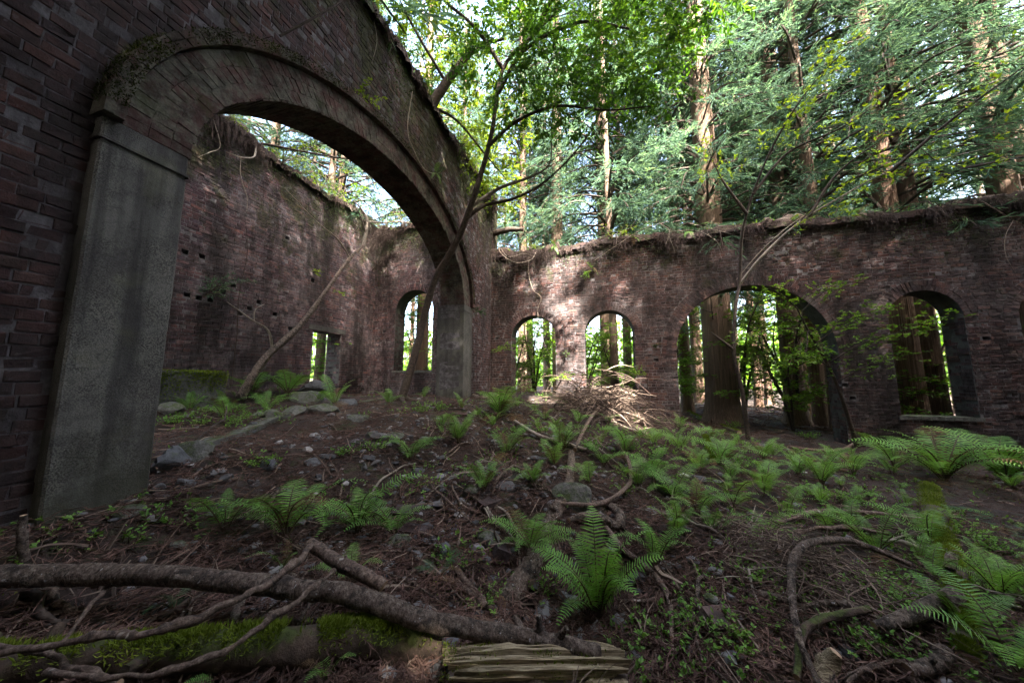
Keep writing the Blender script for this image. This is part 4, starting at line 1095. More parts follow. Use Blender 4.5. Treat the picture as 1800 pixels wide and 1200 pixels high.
def rooted(name, base, label, cat, group=None):
    root = empty(name, base); tag(root, label, cat, group); return root
def part(mb, name, mats, root, smooth=True):
    o = mb.build(name, mats, None, smooth); tr = [c for c in root.children if c.name.startswith("trunk")] if name == "branch" else []
    if tr: o.parent = tr[0]                       # a branch belongs to its trunk
    else: o.parent = root; o.location = -Vector(root.location)
    return o

# leaning tree that grows through the arch, glossy crown at the top of the picture
base = (-4.224, 5.954, .93)
T = rooted("leaning_tree", base, "slender dark trunk leaning out through the arch, glossy green crown overhead", "tree")
mb = MB(); main = [(-4.26, 5.94, .85), (-4.224, 5.954, .98), (-3.954, 6.017, 2.031), (-3.769, 6.017, 2.785), (-3.429, 5.872, 3.618), (-2.89, 5.711, 4.257), (-2.51, 5.56, 4.873), (-2.18, 5.482, 5.752), (-1.99, 5.448, 6.43), (-1.686, 5.235, 7.523), (-1.027, 5.098, 7.894), (-.3, 5.0, 8.3)]
tube(mb, main, [.125, .092, .080, .076, .072, .066, .060, .048, .042, .036, .026, .012], 10, 60, .04)
for a in (0.3, 1.9, 3.1, 4.4, 5.5):
    tube(mb, [(-4.22, 5.95, 1.08), (-4.22+.25*math.cos(a), 5.95+.25*math.sin(a), .99), (-4.22+.62*math.cos(a), 5.95+.62*math.sin(a), hg(-4.22+.62*math.cos(a), 5.95+.62*math.sin(a))-.02)], [.07, .05, .015], 6, 9, .05)
part(mb, "trunk", M['dark_bark'], T)
BR = [[(-2.48, 5.573, 4.974), (-1.855, 5.601, 5.277), (-1.259, 5.559, 5.358), (-.847, 5.434, 5.451), (-.774, 5.344, 5.827)],
      [(-2.654, 5.603, 4.696), (-2.245, 5.672, 4.991), (-1.636, 5.669, 5.037), (-1.044, 5.603, 5.193), (-.472, 5.379, 5.449), (-.054, 5.2, 5.769)],
      [(-2.1, 5.46, 6.1), (-1.5, 5.4, 6.45), (-.7, 5.3, 6.5), (.2, 5.2, 6.1), (.9, 5.1, 5.9)],
      [(-1.8, 5.3, 7.1), (-1.2, 5.0, 7.5), (-.2, 4.9, 7.6), (.6, 4.9, 7.2)],
      [(-1.69, 5.24, 7.5), (-2.1, 4.9, 8.1), (-2.6, 4.6, 8.5)],
      [(-1.03, 5.1, 7.9), (-.4, 4.7, 8.3), (.5, 4.5, 8.2), (1.1, 4.6, 7.6)]]
for k, b in enumerate(BR):
    mb = MB(); tube(mb, b, [.042, .034, .026, .018, .008][:max(2, len(b))], 6, 24, .04)
    if k < 2:
        for q in range(5):
            c = catmull(b, 20)[6+q*3]; e = c+np.array([rng.uniform(-.2, .6), rng.uniform(-.3, .3), rng.uniform(-.2, .5)])
            tube(mb, [c, (c+e)/2+[0, 0, .05], e], [.012, .008, .003], 4, 7)
    part(mb, "branch", M['pale_bark'] if k == 0 else M['dark_bark'], T)
mb = MB(); ell = [((-2.9, 4.9, 8.3), (1.1, .9, .9), 117), ((-1.5, 5.1, 7.6), (1.1, .8, .8), 202), ((-.3, 5.1, 7.5), (1.1, .8, .8), 226), ((.75, 5.1, 7.0), (.85, .7, .75), 171), ((1.0, 4.9, 6.35), (.5, .5, .6), 70), ((-.2, 4.8, 8.4), (1.5, .9, .6), 171), ((-1.0, 5.3, 6.7), (1.0, .6, .5), 101), ((.1, 5.2, 6.3), (.8, .5, .45), 70), ((-2.3, 4.6, 9.2), (1.5, 1., .6), 93), ((1.6, 4.7, 7.4), (.7, .6, .6), 85)]
for c, rd, n in ell:
    p, d = in_ellipsoid(c, rd, n); twigs(mb, p, d*[1, 1, .4]+[0, 0, -.1], .30, 13, .110, .036, .5, 0, 1, .5, .35)
part(mb, "crown", [M['dark_bark'], M['oak']], T, False)

# tree rooted on top of the arch wall
T = rooted("wall_top_tree", (-3.33, 5.12, 6.78), "crooked dark trunk rooted on the crest of the arch wall", "tree")
mb = MB(); tube(mb, [(-3.36, 5.1, 6.7), (-3.284, 5.141, 6.93), (-3.021, 5.184, 7.351), (-2.731, 5.23, 7.769), (-2.277, 5.334, 8.308), (-1.7, 5.3, 8.25)], [.14, .11, .095, .08, .06, .02], 9, 30, .06)
part(mb, "trunk", M['dark_bark'], T)
for b in ([(-2.8, 5.22, 7.7), (-3.0, 5.6, 8.3), (-3.1, 6.1, 8.8)], [(-2.9, 5.2, 7.5), (-3.3, 4.6, 8.2), (-3.5, 4.0, 8.7)], [(-2.4, 5.3, 8.2), (-2.3, 5.8, 8.8), (-1.9, 6.4, 9.1)], [(-3.2, 5.15, 7.0), (-2.8, 5.5, 6.9), (-2.3, 5.9, 6.3), (-1.9, 6.1, 5.8)]):
    mb = MB(); tube(mb, b, [.035, .022, .008], 5, 12, .05); part(mb, "branch", M['dark_bark'], T)
mb = MB()
for c, rd, n in (((-3.2, 6.3, 8.6), (.9, 1.1, .7), 70), ((-3.4, 4.0, 8.7), (.8, .9, .6), 50), ((-2.3, 6.6, 7.4), (.7, .8, 1.0), 90), ((-2.9, 6.9, 6.8), (.5, .9, .6), 50), ((-2.2, 6.8, 6.2), (.5, .6, .6), 45), ((-3.4, 7.2, 8.6), (1.0, 1.2, 1.0), 110), ((-3.0, 8.2, 7.6), (.8, 1.0, .9), 90), ((-2.6, 5.8, 9.6), (1.2, 1., .8), 100), ((-3.6, 4.4, 9.2), (.8, 1., .7), 60)):
    p, d = in_ellipsoid(c, rd, n); twigs(mb, p, d, .3, 10, .10, .055, .5, 0, 1, .5, .2)
part(mb, "crown", [M['dark_bark'], M['spring']], T, False)

# slanting pale tree behind the arch
T = rooted("slanting_tree", (-5.9, 3.93, 1.22), "bare pale trunk slanting up in front of the purplish side wall", "tree")
mb = MB(); tube(mb, [(-5.9, 3.88, 1.15), (-5.9, 3.934, 1.284), (-5.9, 4.262, 1.89), (-5.9, 4.773, 2.439), (-5.9, 5.245, 3.134), (-5.9, 5.95, 4.29), (-5.9, 6.473, 4.944)], [.085, .072, .062, .056, .048, .038, .030], 10, 36, .05)
part(mb, "trunk", M['trunk_bark'], T)
for b, r_ in (([(-5.9, 6.44, 4.9), (-5.9, 6.523, 5.35), (-5.9, 6.52, 5.68), (-5.95, 6.3, 5.9), (-6.0, 6.1, 6.0)], [.05, .045, .035, .025, .012]), ([(-5.9, 6.5, 5.3), (-5.8, 6.2, 5.55), (-5.8, 5.9, 5.8)], [.03, .02, .008]), ([(-5.9, 6.52, 5.6), (-5.7, 6.9, 5.72), (-5.6, 7.3, 5.75)], [.025, .018, .006]), ([(-5.9, 4.35, 2.0), (-5.85, 4.2, 2.35), (-5.9, 3.95, 2.5), (-6.0, 3.6, 2.75)], [.025, .02, .014, .006]), ([(-5.9, 3.98, 2.5), (-5.95, 4.02, 2.7), (-6., 4.2, 2.85)], [.012, .008, .004]),
             ([(-5.9, 6.05, 4.4), (-5.95, 5.7, 4.75), (-6.1, 5.2, 5.0), (-6.3, 4.6, 5.45)], [.022, .018, .012, .006])):
    mb = MB(); tube(mb, b, r_, 5, 16, .04); part(mb, "branch", M['pale_bark'], T)

# thin sapling in front of the large doorway with yellow leaves high up
T = rooted("sapling", (2.973, 8.1, .1), "thin crooked sapling before the large doorway, yellow leaves high above the wall", "tree")
mb = MB(); tube(mb, [(2.98, 8.1, .05), (2.973, 8.1, .164), (2.938, 8.1, 1.16), (2.837, 8.1, 2.04), (2.942, 8.1, 3.073), (3.057, 8.1, 3.594)], [.055, .048, .043, .04, .035, .03], 8, 26, .05)
part(mb, "trunk", M['dark_bark'], T)
YB = [[(3.057, 8.1, 3.594), (3.154, 7.9, 4.886), (3.466, 7.5, 6.022), (3.834, 7.2, 6.78), (4.151, 6.9, 7.217), (4.615, 6.5, 7.591)],
      [(3.057, 8.1, 3.594), (3.456, 7.9, 4.147), (4.025, 7.7, 4.693), (4.652, 7.4, 5.049), (5.251, 7.1, 5.272), (6.283, 6.8, 5.273)],
      [(3.3, 7.7, 5.5), (3.9, 7.5, 6.2), (4.6, 7.1, 6.3), (5.2, 6.8, 6.6)], [(3.2, 7.8, 5.1), (2.7, 7.6, 5.9), (2.4, 7.4, 6.6)], [(4.2, 7.6, 4.8), (4.7, 7.5, 5.6), (5.4, 7.2, 6.1)], [(2.85, 8.1, 2.1), (2.5, 8.0, 2.4), (2.35, 7.9, 2.5)],
      [(5.2, 7.1, 5.25), (5.9, 6.7, 5.9), (6.6, 6.3, 6.4)]]
for b in YB:
    mb = MB(); tube(mb, b, [.034, .024, .014, .006], 6, 22, .05); part(mb, "branch", M['pale_bark'] if b is YB[1] else M['dark_bark'], T)
    if len(b) > 3:
        for q in range(4):
            mb2 = MB(); c = catmull(b, 20)[8+q*3]; e = c+rng.normal(0, .35, 3)+[.1, -.1, .2]; tube(mb2, [c, (c+e)/2+[0, 0, .04], e], [.009, .006, .002], 4, 6); part(mb2, "branch", M['dark_bark'], T)
mb = MB(); p, t_ = seg_points(YB[:5]+YB[6:], 190, .4); p = p+rng.normal(0, .22, p.shape)
twigs(mb, p, t_+rng.normal(0, .5, p.shape), .26, 7, .085, .042, .3, 0, 1, .4, .1)
part(mb, "crown", [M['dark_bark'], M['spring']], T, False)

# maple sapling with flat tiers of fresh leaves
T = rooted("maple_sapling", (4.884, 8.2, .1), "thin maple sapling spreading flat green tiers across the large doorway", "tree")
mb = MB(); tube(mb, [(4.9, 8.2, .03), (4.884, 8.2, .181), (4.68, 8.1, 1.069), (4.454, 8.0, 1.764), (4.13, 7.9, 2.473), (3.926, 7.8, 2.947)], [.05, .045, .035, .028, .02, .01], 7, 26, .05)
part(mb, "trunk", M['dark_bark'], T)
MBR = [[(4.454, 8.0, 1.764), (4.9, 7.8, 2.15), (5.4, 7.6, 2.35), (5.95, 7.4, 2.6)], [(4.25, 7.9, 2.2), (4.7, 7.7, 2.6), (5.2, 7.5, 2.85)], [(4.13, 7.9, 2.473), (3.7, 7.8, 2.5), (3.2, 7.7, 2.45), (2.9, 7.6, 2.3)], [(4.0, 7.8, 2.85), (4.3, 7.6, 3.2), (4.6, 7.5, 3.35)], [(3.95, 7.8, 2.9), (3.6, 7.7, 3.25), (3.3, 7.6, 3.4)], [(4.5, 8., 1.7), (4.1, 7.8, 1.9), (3.7, 7.6, 1.95)], [(4.6, 8.05, 1.4), (5.0, 7.8, 1.75), (5.4, 7.7, 1.9)], [(4.13, 7.9, 2.47), (3.9, 7.6, 2.0), (3.6, 7.4, 1.8)]]
for b in MBR:
    mb = MB(); tube(mb, b, [.014, .009, .004], 4, 12); part(mb, "branch", M['dark_bark'], T)
mb = MB(); p, t_ = seg_points(MBR, 360, .1); p = p+rng.normal(0, 1, p.shape)*[.17, .17, .045]
twigs(mb, p, t_*.7+rng.normal(0, .6, p.shape)*[1, 1, .15], .16, 12, .048, .036, .18, 0, 1, .5, .08)
part(mb, "crown", [M['dark_bark'], M['maple']], T, False)

# unseen broad-crowned tree added over the camera to darken the near wall
T = rooted("shading_tree", (-1.2, -2.2, hg(-1.2, -2.2)), "wide-crowned evergreen added outside the picture to shade the near wall", "tree")
mb = MB(); tube(mb, [(-1.2, -2.2, .1), (-1.1, -2.1, 3.), (-1.2, -1.8, 5.5), (-1.0, -1.4, 8.)], [.26, .21, .18, .1], 12, 24, .04); part(mb, "trunk", M['dark_bark'], T)
for b in ([(-1.2, -1.8, 5.5), (-2.6, -.8, 7.6), (-4.6, .4, 9.2)], [(-1.1, -1.6, 6.8), (.4, -.2, 8.6), (1.6, 1.2, 9.6)], [(-1.0, -1.4, 8.), (-1.2, .4, 9.4), (-1.4, 2., 10.2)], [(-1.1, -1.9, 5.2), (1.4, -2.4, 7.4), (3.6, -2.2, 8.8)], [(-1.2, -2., 5.8), (-2.8, -3.4, 7.6), (-4.6, -4.2, 8.6)]):
    mb = MB(); tube(mb, b, [.10, .07, .025], 7, 14, .05); part(mb, "branch", M['dark_bark'], T)
mb = MB()
for c, rd, n in (((-4.6, .6, 9.4), (2.2, 1.9, 1.0), 330), ((-1.7, .6, 9.8), (2.0, 1.6, .9), 300), ((-1.5, -2.2, 9.2), (2.4, 1.8, 1.), 220), ((-4.6, -3.6, 8.8), (1.9, 1.8, 1.), 200)):
    p, d = in_ellipsoid(c, rd, n, .1); twigs(mb, p, d*[1, 1, .4], .42, 12, .13, .055, .5, 0, 1, .5, .3)
part(mb, "crown", [M['dark_bark'], M['oak']], T, False)

# young maples in the forest beyond the wall
def maple_meshes(seed):
    r = np.random.default_rng(seed); st = MB(); lv = MB(); polys = []
    for s in range(3):
        a = r.uniform(0, 6.28); h = r.uniform(2.6, 4.2)
        p = [(0, 0, -.1), (.2*math.cos(a), .2*math.sin(a), h*.35), (.6*math.cos(a), .6*math.sin(a), h*.7), (1.0*math.cos(a+.4), 1.0*math.sin(a+.4), h)]
        tube(st, p, [.045, .035, .022, .008], 6, 16, .05); c = catmull(p, 20)
        for k in range(7):
            q = c[4+2*k]; b = r.uniform(0, 6.28); L = r.uniform(.6, 1.3)
            e = [q, q+[L*.5*math.cos(b), L*.5*math.sin(b), .15], q+[L*math.cos(b), L*math.sin(b), .12]]
            tube(st, e, [.014, .009, .003], 4, 7); polys.append(e)
    p, t_ = seg_points(polys, 620, .15, r); p = p+r.normal(0, 1, p.shape)*[.2, .2, .06]
    twigs(lv, p, t_*.6+r.normal(0, .6, p.shape)*[1, 1, .2], .2, 9, .075, .055, .22, 0, 1, .5, .08, r)
    return st.mesh("stem", M['dark_bark'], True), lv.mesh("crown", [M['dark_bark'], M['maple']])
MAPLES = [maple_meshes(200+i) for i in range(3)]
def maple(x, y, label, k, sc=1., group=None):
    root = empty("young_maple", (x, y, hg(x, y)), random.uniform(0, 6.28)); tag(root, label, "tree", group); root.scale = (sc,)*3
    for nm, me in zip(("trunk", "crown"), MAPLES[k % 3]): link(bpy.data.objects.new(nm, me), root)
for i, (x, y, sc, lab) in enumerate((
    (-6.9, 10.8, 1., "young maple glowing in the arched window behind the big arch"), (-2.4, 11.2, 1., "young maple filling the first narrow window with green"),
    (.6, 11.6, 1., "young maple behind the second narrow window"), (3.9, 10.8, 1.05, "multi-stemmed young maple in the middle of the large doorway"),
    (5.6, 11.6, 1.1, "young maple at the right side of the large doorway"), (2.6, 13.2, 1.1, "young maple deeper in the forest, left side of the large doorway"),
    (8.9, 11.0, 1., "bright young maple at the right of the silled window"), (7.6, 13.0, 1.2, "young maple behind the two trunks of the silled window"),
    (-8.8, 7.6, 1., "young maple outside the small doorway"), (11.2, 10.6, 1.2, "young maple behind the right end of the window wall"),
    (1.9, 10.4, .8, "short young maple tight against the doorway's left jamb outside"), (4.7, 10.0, .75, "short young maple just outside the doorway"), (6.9, 10.6, .8, "short young maple beneath the silled window outside"),
    (-.6, 10.6, .8, "short young maple outside between the two narrow windows"), (-2.9, 10.2, .75, "short young maple outside below the first narrow window"), (9.8, 13.4, 1.3, "tall young maple beyond the silled window's right jamb"), (1.2, 14.5, 1.2, "young maple deep behind the second narrow window"), (-1.6, 14.6, 1.2, "young maple deep behind the first narrow window"),
    (-4.9, 12.8, 1.2, "young maple deeper behind the tall end wall"), (4.9, 14.2, 1.2, "young maple deep in the forest behind the large doorway"))):
    maple(x, y, lab, i, sc)

# sunlit wood far off beyond the cedars
mb = MB(); n = 42000
a = rng.uniform(-2.1, 1.35, n); d = rng.uniform(33, 46, n); hh = rng.random(n)**1.25*11*(.78+.35*np.sin(a*9)*np.sin(a*23+1))
P = np.stack([np.sin(a)*d, np.cos(a)*d+4, hh-.8], 1)
leaves(mb, P, rdir(n), rdir(n), rng.uniform(.3, .8, n), rng.uniform(.25, .55, n), .5, .2)
tag(mb.build("distant_woods", M['maple']), "bright sunlit greenery far beyond the cedar trunks", "woods", kind="stuff")

# shrubs rooted on the crests
def shrub_mesh(seed, mk):
    r = np.random.default_rng(seed); st = MB(); lv = MB(); polys = []
    for k in range(9):
        a = r.uniform(0, 6.28); L = r.uniform(.4, 1.0); e = [(0, 0, 0), (L*.4*math.cos(a), L*.4*math.sin(a), L*.5), (L*math.cos(a), L*math.sin(a), L*r.uniform(.2, .9))]
        tube(st, e, [.012, .008, .003], 4, 8); polys.append(e)
    p, t_ = seg_points(polys, 90, .25, r); twigs(lv, p+r.normal(0, .05, p.shape), t_+r.normal(0, .6, p.shape), .16, 6, .06, .03, .4, 0, 1, .5, .15, r)
    return st.mesh("stem", M['pale_bark'], True), lv.mesh("leaves", [M['dark_bark'], M[mk]])
SH = [shrub_mesh(900, 'spring'), shrub_mesh(901, 'spring'), shrub_mesh(902, 'maple')]
for i, (x, y, z, sc, lab) in enumerate(((WX+.1, 5.2, 6.6, .9, "yellowish shrub on the middle of the side wall's crest"), (WX+.15, 6.2, 6.5, 1., "yellowish shrub on the side wall's crest near the corner"), (WX+.2, 7.3, 6.5, 1.1, "sprawling shrub in the corner where side and end walls meet"), (WX+.1, 4.0, 6.65, .6, "small shrub at the near end of the side wall's crest"), (-6.2, D-.1, 6.5, 1., "shrub on the tall end wall's crest above its window"), (-4.7, D-.1, 6.5, .9, "shrub on the tall end wall's crest beside the arch"),
        (-1.9, D-.1, 5.2, .45, "little bright shrub on the crest above the first narrow window"), (.5, D-.15, 5.2, .5, "little shrub under the pale dead branches on the crest"), (AX+.05, 7.2, 6.9, .8, "bright leafy shrub on the arch wall's crest near the corner"), (AX+.1, 8.3, 6.5, .7, "leafy shrub hanging at the arch wall's far end"), (AX+.05, 6.3, 6.9, .9, "broad-leaved bright shrub beside the crest tree"))):
    root = empty("crest_shrub", (x, y, z), random.uniform(0, 6.28)); root.scale = (sc,)*3; tag(root, lab, "shrub")
    for nm, me in zip(("stem", "leaves"), SH[i % 3]): link(bpy.data.objects.new(nm, me), root)

# ------------------------------------------------------------------ fallen wood
WM = {'bark': 'trunk_bark', 'trunk': 'trunk_bark', 'mossy_bark': 'mossy_bark', 'twigb': 'bark', 'dark': 'dark_bark', 'rotten': 'rotten', 'pale': 'pale_bark'}
for nm, lab, mt, pts, rs in WOOD:
    mb = MB(); c = np.array(pts[len(pts)//2]); P = np.array(pts)-c
    thick = max(rs) > .02
    tube(mb, P, [q*(.74 if nm == 'fallen_tree' else .9) for q in rs], 14 if thick else 7, max(18, 9*len(pts)), .05 if thick else .07, 0, 1, knob=.07 if thick else .4)
    if thick:                       # knots and snapped side twigs
        cc = catmull(P, 40)
        for k in range(6 if len(pts) > 5 else 2):
            i = rng.integers(4, 36); e = cc[i]+norm(rng.normal(0, 1, 3)*[1, 1, .5]+[0, 0, .5])*max(rs)*1.6
            tube(mb, [cc[i], e], [max(rs)*.35, max(rs)*.2], 6, 4, .1, 0, 0)
    o = mb.build(nm, [M[WM[mt]], M['cut']], None, True); o.location = c
    tag(o, lab, "branch" if "branch" in nm or "stick" in nm or "twig" in nm or "pole" in nm else ("root" if "root" in nm else "log"))
    if mt == 'mossy_bark' and max(rs) > .05:
        # cushion of moss on the upper side
        mm = MB(); P2 = catmull(P, 200); n = 15000
        t_ = rng.uniform(0, 198.9, n); i = t_.astype(int); q = P2[i]; r_ = np.interp(t_, np.linspace(0, 199, len(rs)), rs)
        T_ = norm(P2[i+1]-P2[i]); S_ = norm(np.cross(T_, [0, 0, 1.])); U_ = norm(np.cross(S_, T_))
        a = rng.normal(-.1, .50, n); keep = np.sin(t_*.09)+np.sin(t_*.23+1)+.7*np.sin(t_*.61)+rng.normal(0, .5, n) > -.55
        nrm = norm(np.sin(a)[:, None]*S_+np.cos(a)[:, None]*U_)
        b = q+nrm*r_[:, None]*.97
        leaves(mm, b[keep], norm(nrm+rng.normal(0, .55, (n, 3)))[keep], rng.normal(0, 1, (keep.sum(), 3)), rng.uniform(.010, .034, keep.sum()), rng.uniform(.003, .007, keep.sum()))
        mo = mm.build("moss", M['moss'], o); mo["kind"] = "stuff"

# rotten split log lying in line with the mossy log
def rotten_log():
    a = np.array([-.66, 1.24, .28]); b = np.array([.06, 1.56, .20])
    root = empty("rotten_log", tuple((a+b)/2)); tag(root, "pale rotten split log at the bottom edge under the trunk's end", "log")
    d = b-a; L = np.linalg.norm(d); root.rotation_euler = (0, math.asin(-d[2]/L), math.atan2(d[1], d[0])); R = .125
    mb = MB(); tube(mb, [(-L*.46, 0, 0), (0, 0, 0), (L*.46, 0, 0)], [R*.78, R*.86, R*.76], 16, 14, .05)
    mb.build("heartwood", M['dark_bark'], root)
    for k in range(70):                                  # split strips of wood, uneven ends
        an = -.6+k/70*4.4+rng.normal(0, .03); r0 = R*(.88+rng.uniform(-.10, .16)); w = R*rng.uniform(.03, .09); h = R*rng.uniform(.06, .18)
        x0 = -L/2+rng.gamma(1.2, .05); x1 = L/2-rng.gamma(1.2, .06)
        if rng.random() < .3: x0, x1 = sorted((rng.uniform(-L/2, L/2), rng.uniform(-L/2, L/2)))
        if x1-x0 < .06: continue
        n = 9; V = []
        for i in range(n):
            t = i/(n-1); x = x0+(x1-x0)*t; tp = min(1., min(t, 1-t)*6+.25); aa = an+.03*(x-x0)*math.sin(k*1.7); rr = r0+rng.normal(0, .0025)
            c = np.array([x, math.cos(aa)*rr*1.1, math.sin(aa)*rr*.95]); nn = np.array([0, math.cos(aa), math.sin(aa)]); ss = np.array([0, -nn[2], nn[1]])
            V += [c-ss*w*tp-nn*h, c+ss*w*tp-nn*h, c+ss*w*tp*.8+nn*h*tp*rng.uniform(.6, 1.), c-ss*w*tp*.8+nn*h*tp*rng.uniform(.6, 1.)]
        mb = MB(); i_ = np.arange(n-1)[:, None]*4; j_ = np.arange(4)[None, :]; k_ = (j_+1) % 4
        mb.add(np.array(V), np.stack([i_+j_, i_+k_, i_+4+k_, i_+4+j_], -1).reshape(-1, 4)); mb.add(np.array(V)[:4], [(3, 2, 1, 0)]); mb.add(np.array(V)[-4:], [(0, 1, 2, 3)])
        mb.build("wood_strip", M['rotten'], root)
    mb = MB(); n = 2200; x = rng.uniform(-L/2, L/2, n); an = rng.normal(1.7, .7, n); kp = np.sin(x*13)+np.sin(x*29+1)+rng.normal(0, .6, n) > .35; x, an = x[kp], an[kp]; n = len(x)
    leaves(mb, np.stack([x, np.cos(an)*R*1.12, np.sin(an)*R*1.0], 1), np.stack([rng.normal(0, .5, n), np.cos(an), np.sin(an)], 1)+rng.normal(0, .4, (n, 3)), rdir(n), rng.uniform(.006, .018, n), rng.uniform(.003, .006, n))
    mb.build("moss", M['moss'], root)["kind"] = "stuff"
rotten_log()

# loose sticks strewn over the floor
_r2 = random.Random(77)
for zx, zy, sx_, sy_, cnt, where in ((.3, 5.4, .9, 1.0, 9, "on the mound below the narrow windows"), (1.2, 3.6, .9, .8, 10, "in the fern patch before the doorway"), (2.4, 3.1, .7, .6, 10, "near the mossy log at the right"), (-1.2, 3.0, .9, .8, 9, "on the slope below the arch"), (1.1, 2.4, .5, .4, 8, "in the dead brush at lower right"), (-1.9, 1.5, .6, .4, 7, "in the cedar litter near the pier")):
    P_ = sorted([(_r2.gauss(zx, sx_*.6), _r2.gauss(zy, sy_*.6)) for _ in range(cnt)], key=lambda p: project((p[0], p[1], .3))[0])
    for i, (x, y) in enumerate(P_):
        L = _r2.uniform(.35, 1.15); a = _r2.uniform(0, 6.28); bd = _r2.gauss(0, .5); r0 = _r2.uniform(.006, .017); c = np.array([x, y, hg(x, y)]); pts = []
        for k in range(6):
            q = k/5; xx, yy = x+L*q*math.cos(a+bd*q), y+L*q*math.sin(a+bd*q); pts.append((xx, yy, hg(xx, yy)+r0*.8+.07*math.sin(q*3.1)*_r2.random()))
        mb = MB(); tube(mb, np.array(pts)-c, [r0, r0*.9, r0*.45], 7, 22, .06, 0, 1, knob=.5); cc = catmull(np.array(pts)-c, 20)
        for k in range(_r2.randint(1, 4)):
            s_ = cc[_r2.randint(4, 17)]; e = s_+np.array([_r2.gauss(0, .12), _r2.gauss(0, .12), abs(_r2.gauss(.03, .05))]); tube(mb, [s_, (s_+e)/2+[0, 0, .01], e], [r0*.5, r0*.35, .0015], 5, 7, .05, 0, 1)
        o = mb.build("dead_stick", [M['trunk_bark' if _r2.random() < .6 else 'pale_bark'], M['cut']], None, True); o.location = c
        tag(o, "dead stick %s, %s from the left there" % (where, ORD[i]), "stick", "dead sticks strewn over the floor")

# ------------------------------------------------------------------ stones
IV, IF = ico(2)
def rock_mesh(seed, mk):
    r = np.random.default_rng(seed); v = IV.copy(); k = r.normal(0, 1, (5, 3)); ph = r.uniform(0, 6.28, 5)
    f = sum(.13*np.sin(v@k[i]*1.6+ph[i]) for i in range(5)) + r.normal(0, .02, len(v))
    for _ in range(5):                                  # broken faces
        n = norm(r.normal(0, 1, 3)); dd = v@n; cut = r.uniform(.55, .8); f = np.where(dd*(1+f) > cut, cut/np.maximum(dd, .3)-1, f)
    mb = MB(); mb.add(v*(1+f)[:, None], IF); return mb.mesh("stone", M[mk], False)
RM = [[rock_mesh(i, 'stone') for i in range(5)], [rock_mesh(30+i, 'mossy_stone') for i in range(4)]]
for i, (x, y, w, h, m, lab) in enumerate(ROCKS):
    o = bpy.data.objects.new("stone", RM[m][i % len(RM[m])]); o.location = (x, y+.1*w, hg(x, y)+h*.22)
    o.scale = (w*.56, w*.45, max(h*.62, .02)); o.rotation_euler = (0, 0, YAW+rng.uniform(-.3, .3)); link(o); tag(o, lab, "stone")

# mossy concrete block and half buried concrete edge behind the arch
root = empty("concrete_block", (-6.15, 3.0, 1.05)); tag(root, "square concrete block under thick moss beside the purplish side wall", "block")
mb = MB(); v = []
nx = 10
g = np.linspace(-.5, .5, nx)
for (ax, sg) in ((0, 1), (1, -1), (2, 1), (1, 1)):
    A, B_ = np.meshgrid(g, g, indexing='ij'); Cc = np.full_like(A, .5*sg)
    q = np.stack({0: (Cc, A, B_), 1: (A, Cc, B_), 2: (A, B_, Cc)}[ax], -1).reshape(-1, 3)
    i = np.arange(nx-1)[:, None]*nx; j = np.arange(nx-1)[None, :]
    f = np.stack([i+j, i+nx+j, i+nx+j+1, i+j+1], -1).reshape(-1, 4)
    q = q*np.array([.75, 1.15, .55]); q = q+np.stack([np.sin(q[:, 1]*9+q[:, 2]*7), np.sin(q[:, 0]*8+q[:, 2]*5), np.sin(q[:, 0]*9+q[:, 1]*6)], 1)*.012
    mb.add(q, f if (ax != 1) == (sg > 0) else f[:, ::-1])
o = mb.build("block_body", M['mossy_stone'], root); o.location = (0, 0, .26)
mb = MB(); n = 5000; p = np.stack([rng.uniform(-.38, .38, n), rng.uniform(-.58, .58, n), np.full(n, .53)], 1); side = rng.random(n) < .45
p[side, 0] = .38; p[side, 2] = .53-rng.gamma(1.2, .12, side.sum()); p[:, 2] = np.maximum(p[:, 2], 0)
leaves(mb, p, rdir(n, .4), rdir(n), rng.uniform(.015, .05, n), rng.uniform(.008, .016, n)); mb.build("moss", M['moss'], root)["kind"] = "stuff"

mb = MB(); cpts = [(-3.75, 2.05), (-4.3, 3.1), (-4.7, 4.3), (-5.0, 5.6), (-5.1, 7.0)]
c2 = catmull([(x, y, 0) for x, y in cpts], 30)
for a, b in zip(c2, c2[1:]):
    za, zb = hg(a[0], a[1]), hg(b[0], b[1])
    w = .11
    V = [(a[0]-w, a[1], za-.1), (a[0]+w, a[1], za-.1), (a[0]+w, a[1], za+.035), (a[0]-w, a[1], za+.03), (b[0]-w, b[1], zb-.1), (b[0]+w, b[1], zb-.1), (b[0]+w, b[1], zb+.035), (b[0]-w, b[1], zb+.03)]
    mb.add(V, [(2, 6, 7, 3), (1, 5, 6, 2), (3, 7, 4, 0), (0, 1, 2, 3), (4, 7, 6, 5)])
tag(mb.build("concrete_edging", M['mossy_stone']), "pale low concrete edge along the path behind the arch", "kerb")

# loose bricks
for i, (x, y, rz, tl, lab) in enumerate(((-1.62, 2.42, .4, .3, "loose red brick beside the full fern"), (-.95, 2.62, 1.1, .1, "red brick fragment on the gravel slope"), (-1.35, 2.12, .2, .2, "moss-edged brick below the feathery fern"), (-.72, 2.22, 2.0, .4, "orange broken brick leaning by the smooth stem"), (-3.2, 5.3, .8, .1, "loose brick on the ground under the arch"), (-2.3, 4.9, .3, .2, "loose brick half way up the gravel slope"), (.55, 2.05, .7, .5, "broken brick beside the dark mossy rock"))):
    mb = MB(); box(mb, (-.1, -.05, -.03), (.1, .05, .03), 0, .004)
    o = mb.build("loose_brick", M['brick']); o.location = (x, y, hg(x, y)+.02); o.rotation_euler = (tl, tl*.4, rz); tag(o, lab, "brick")

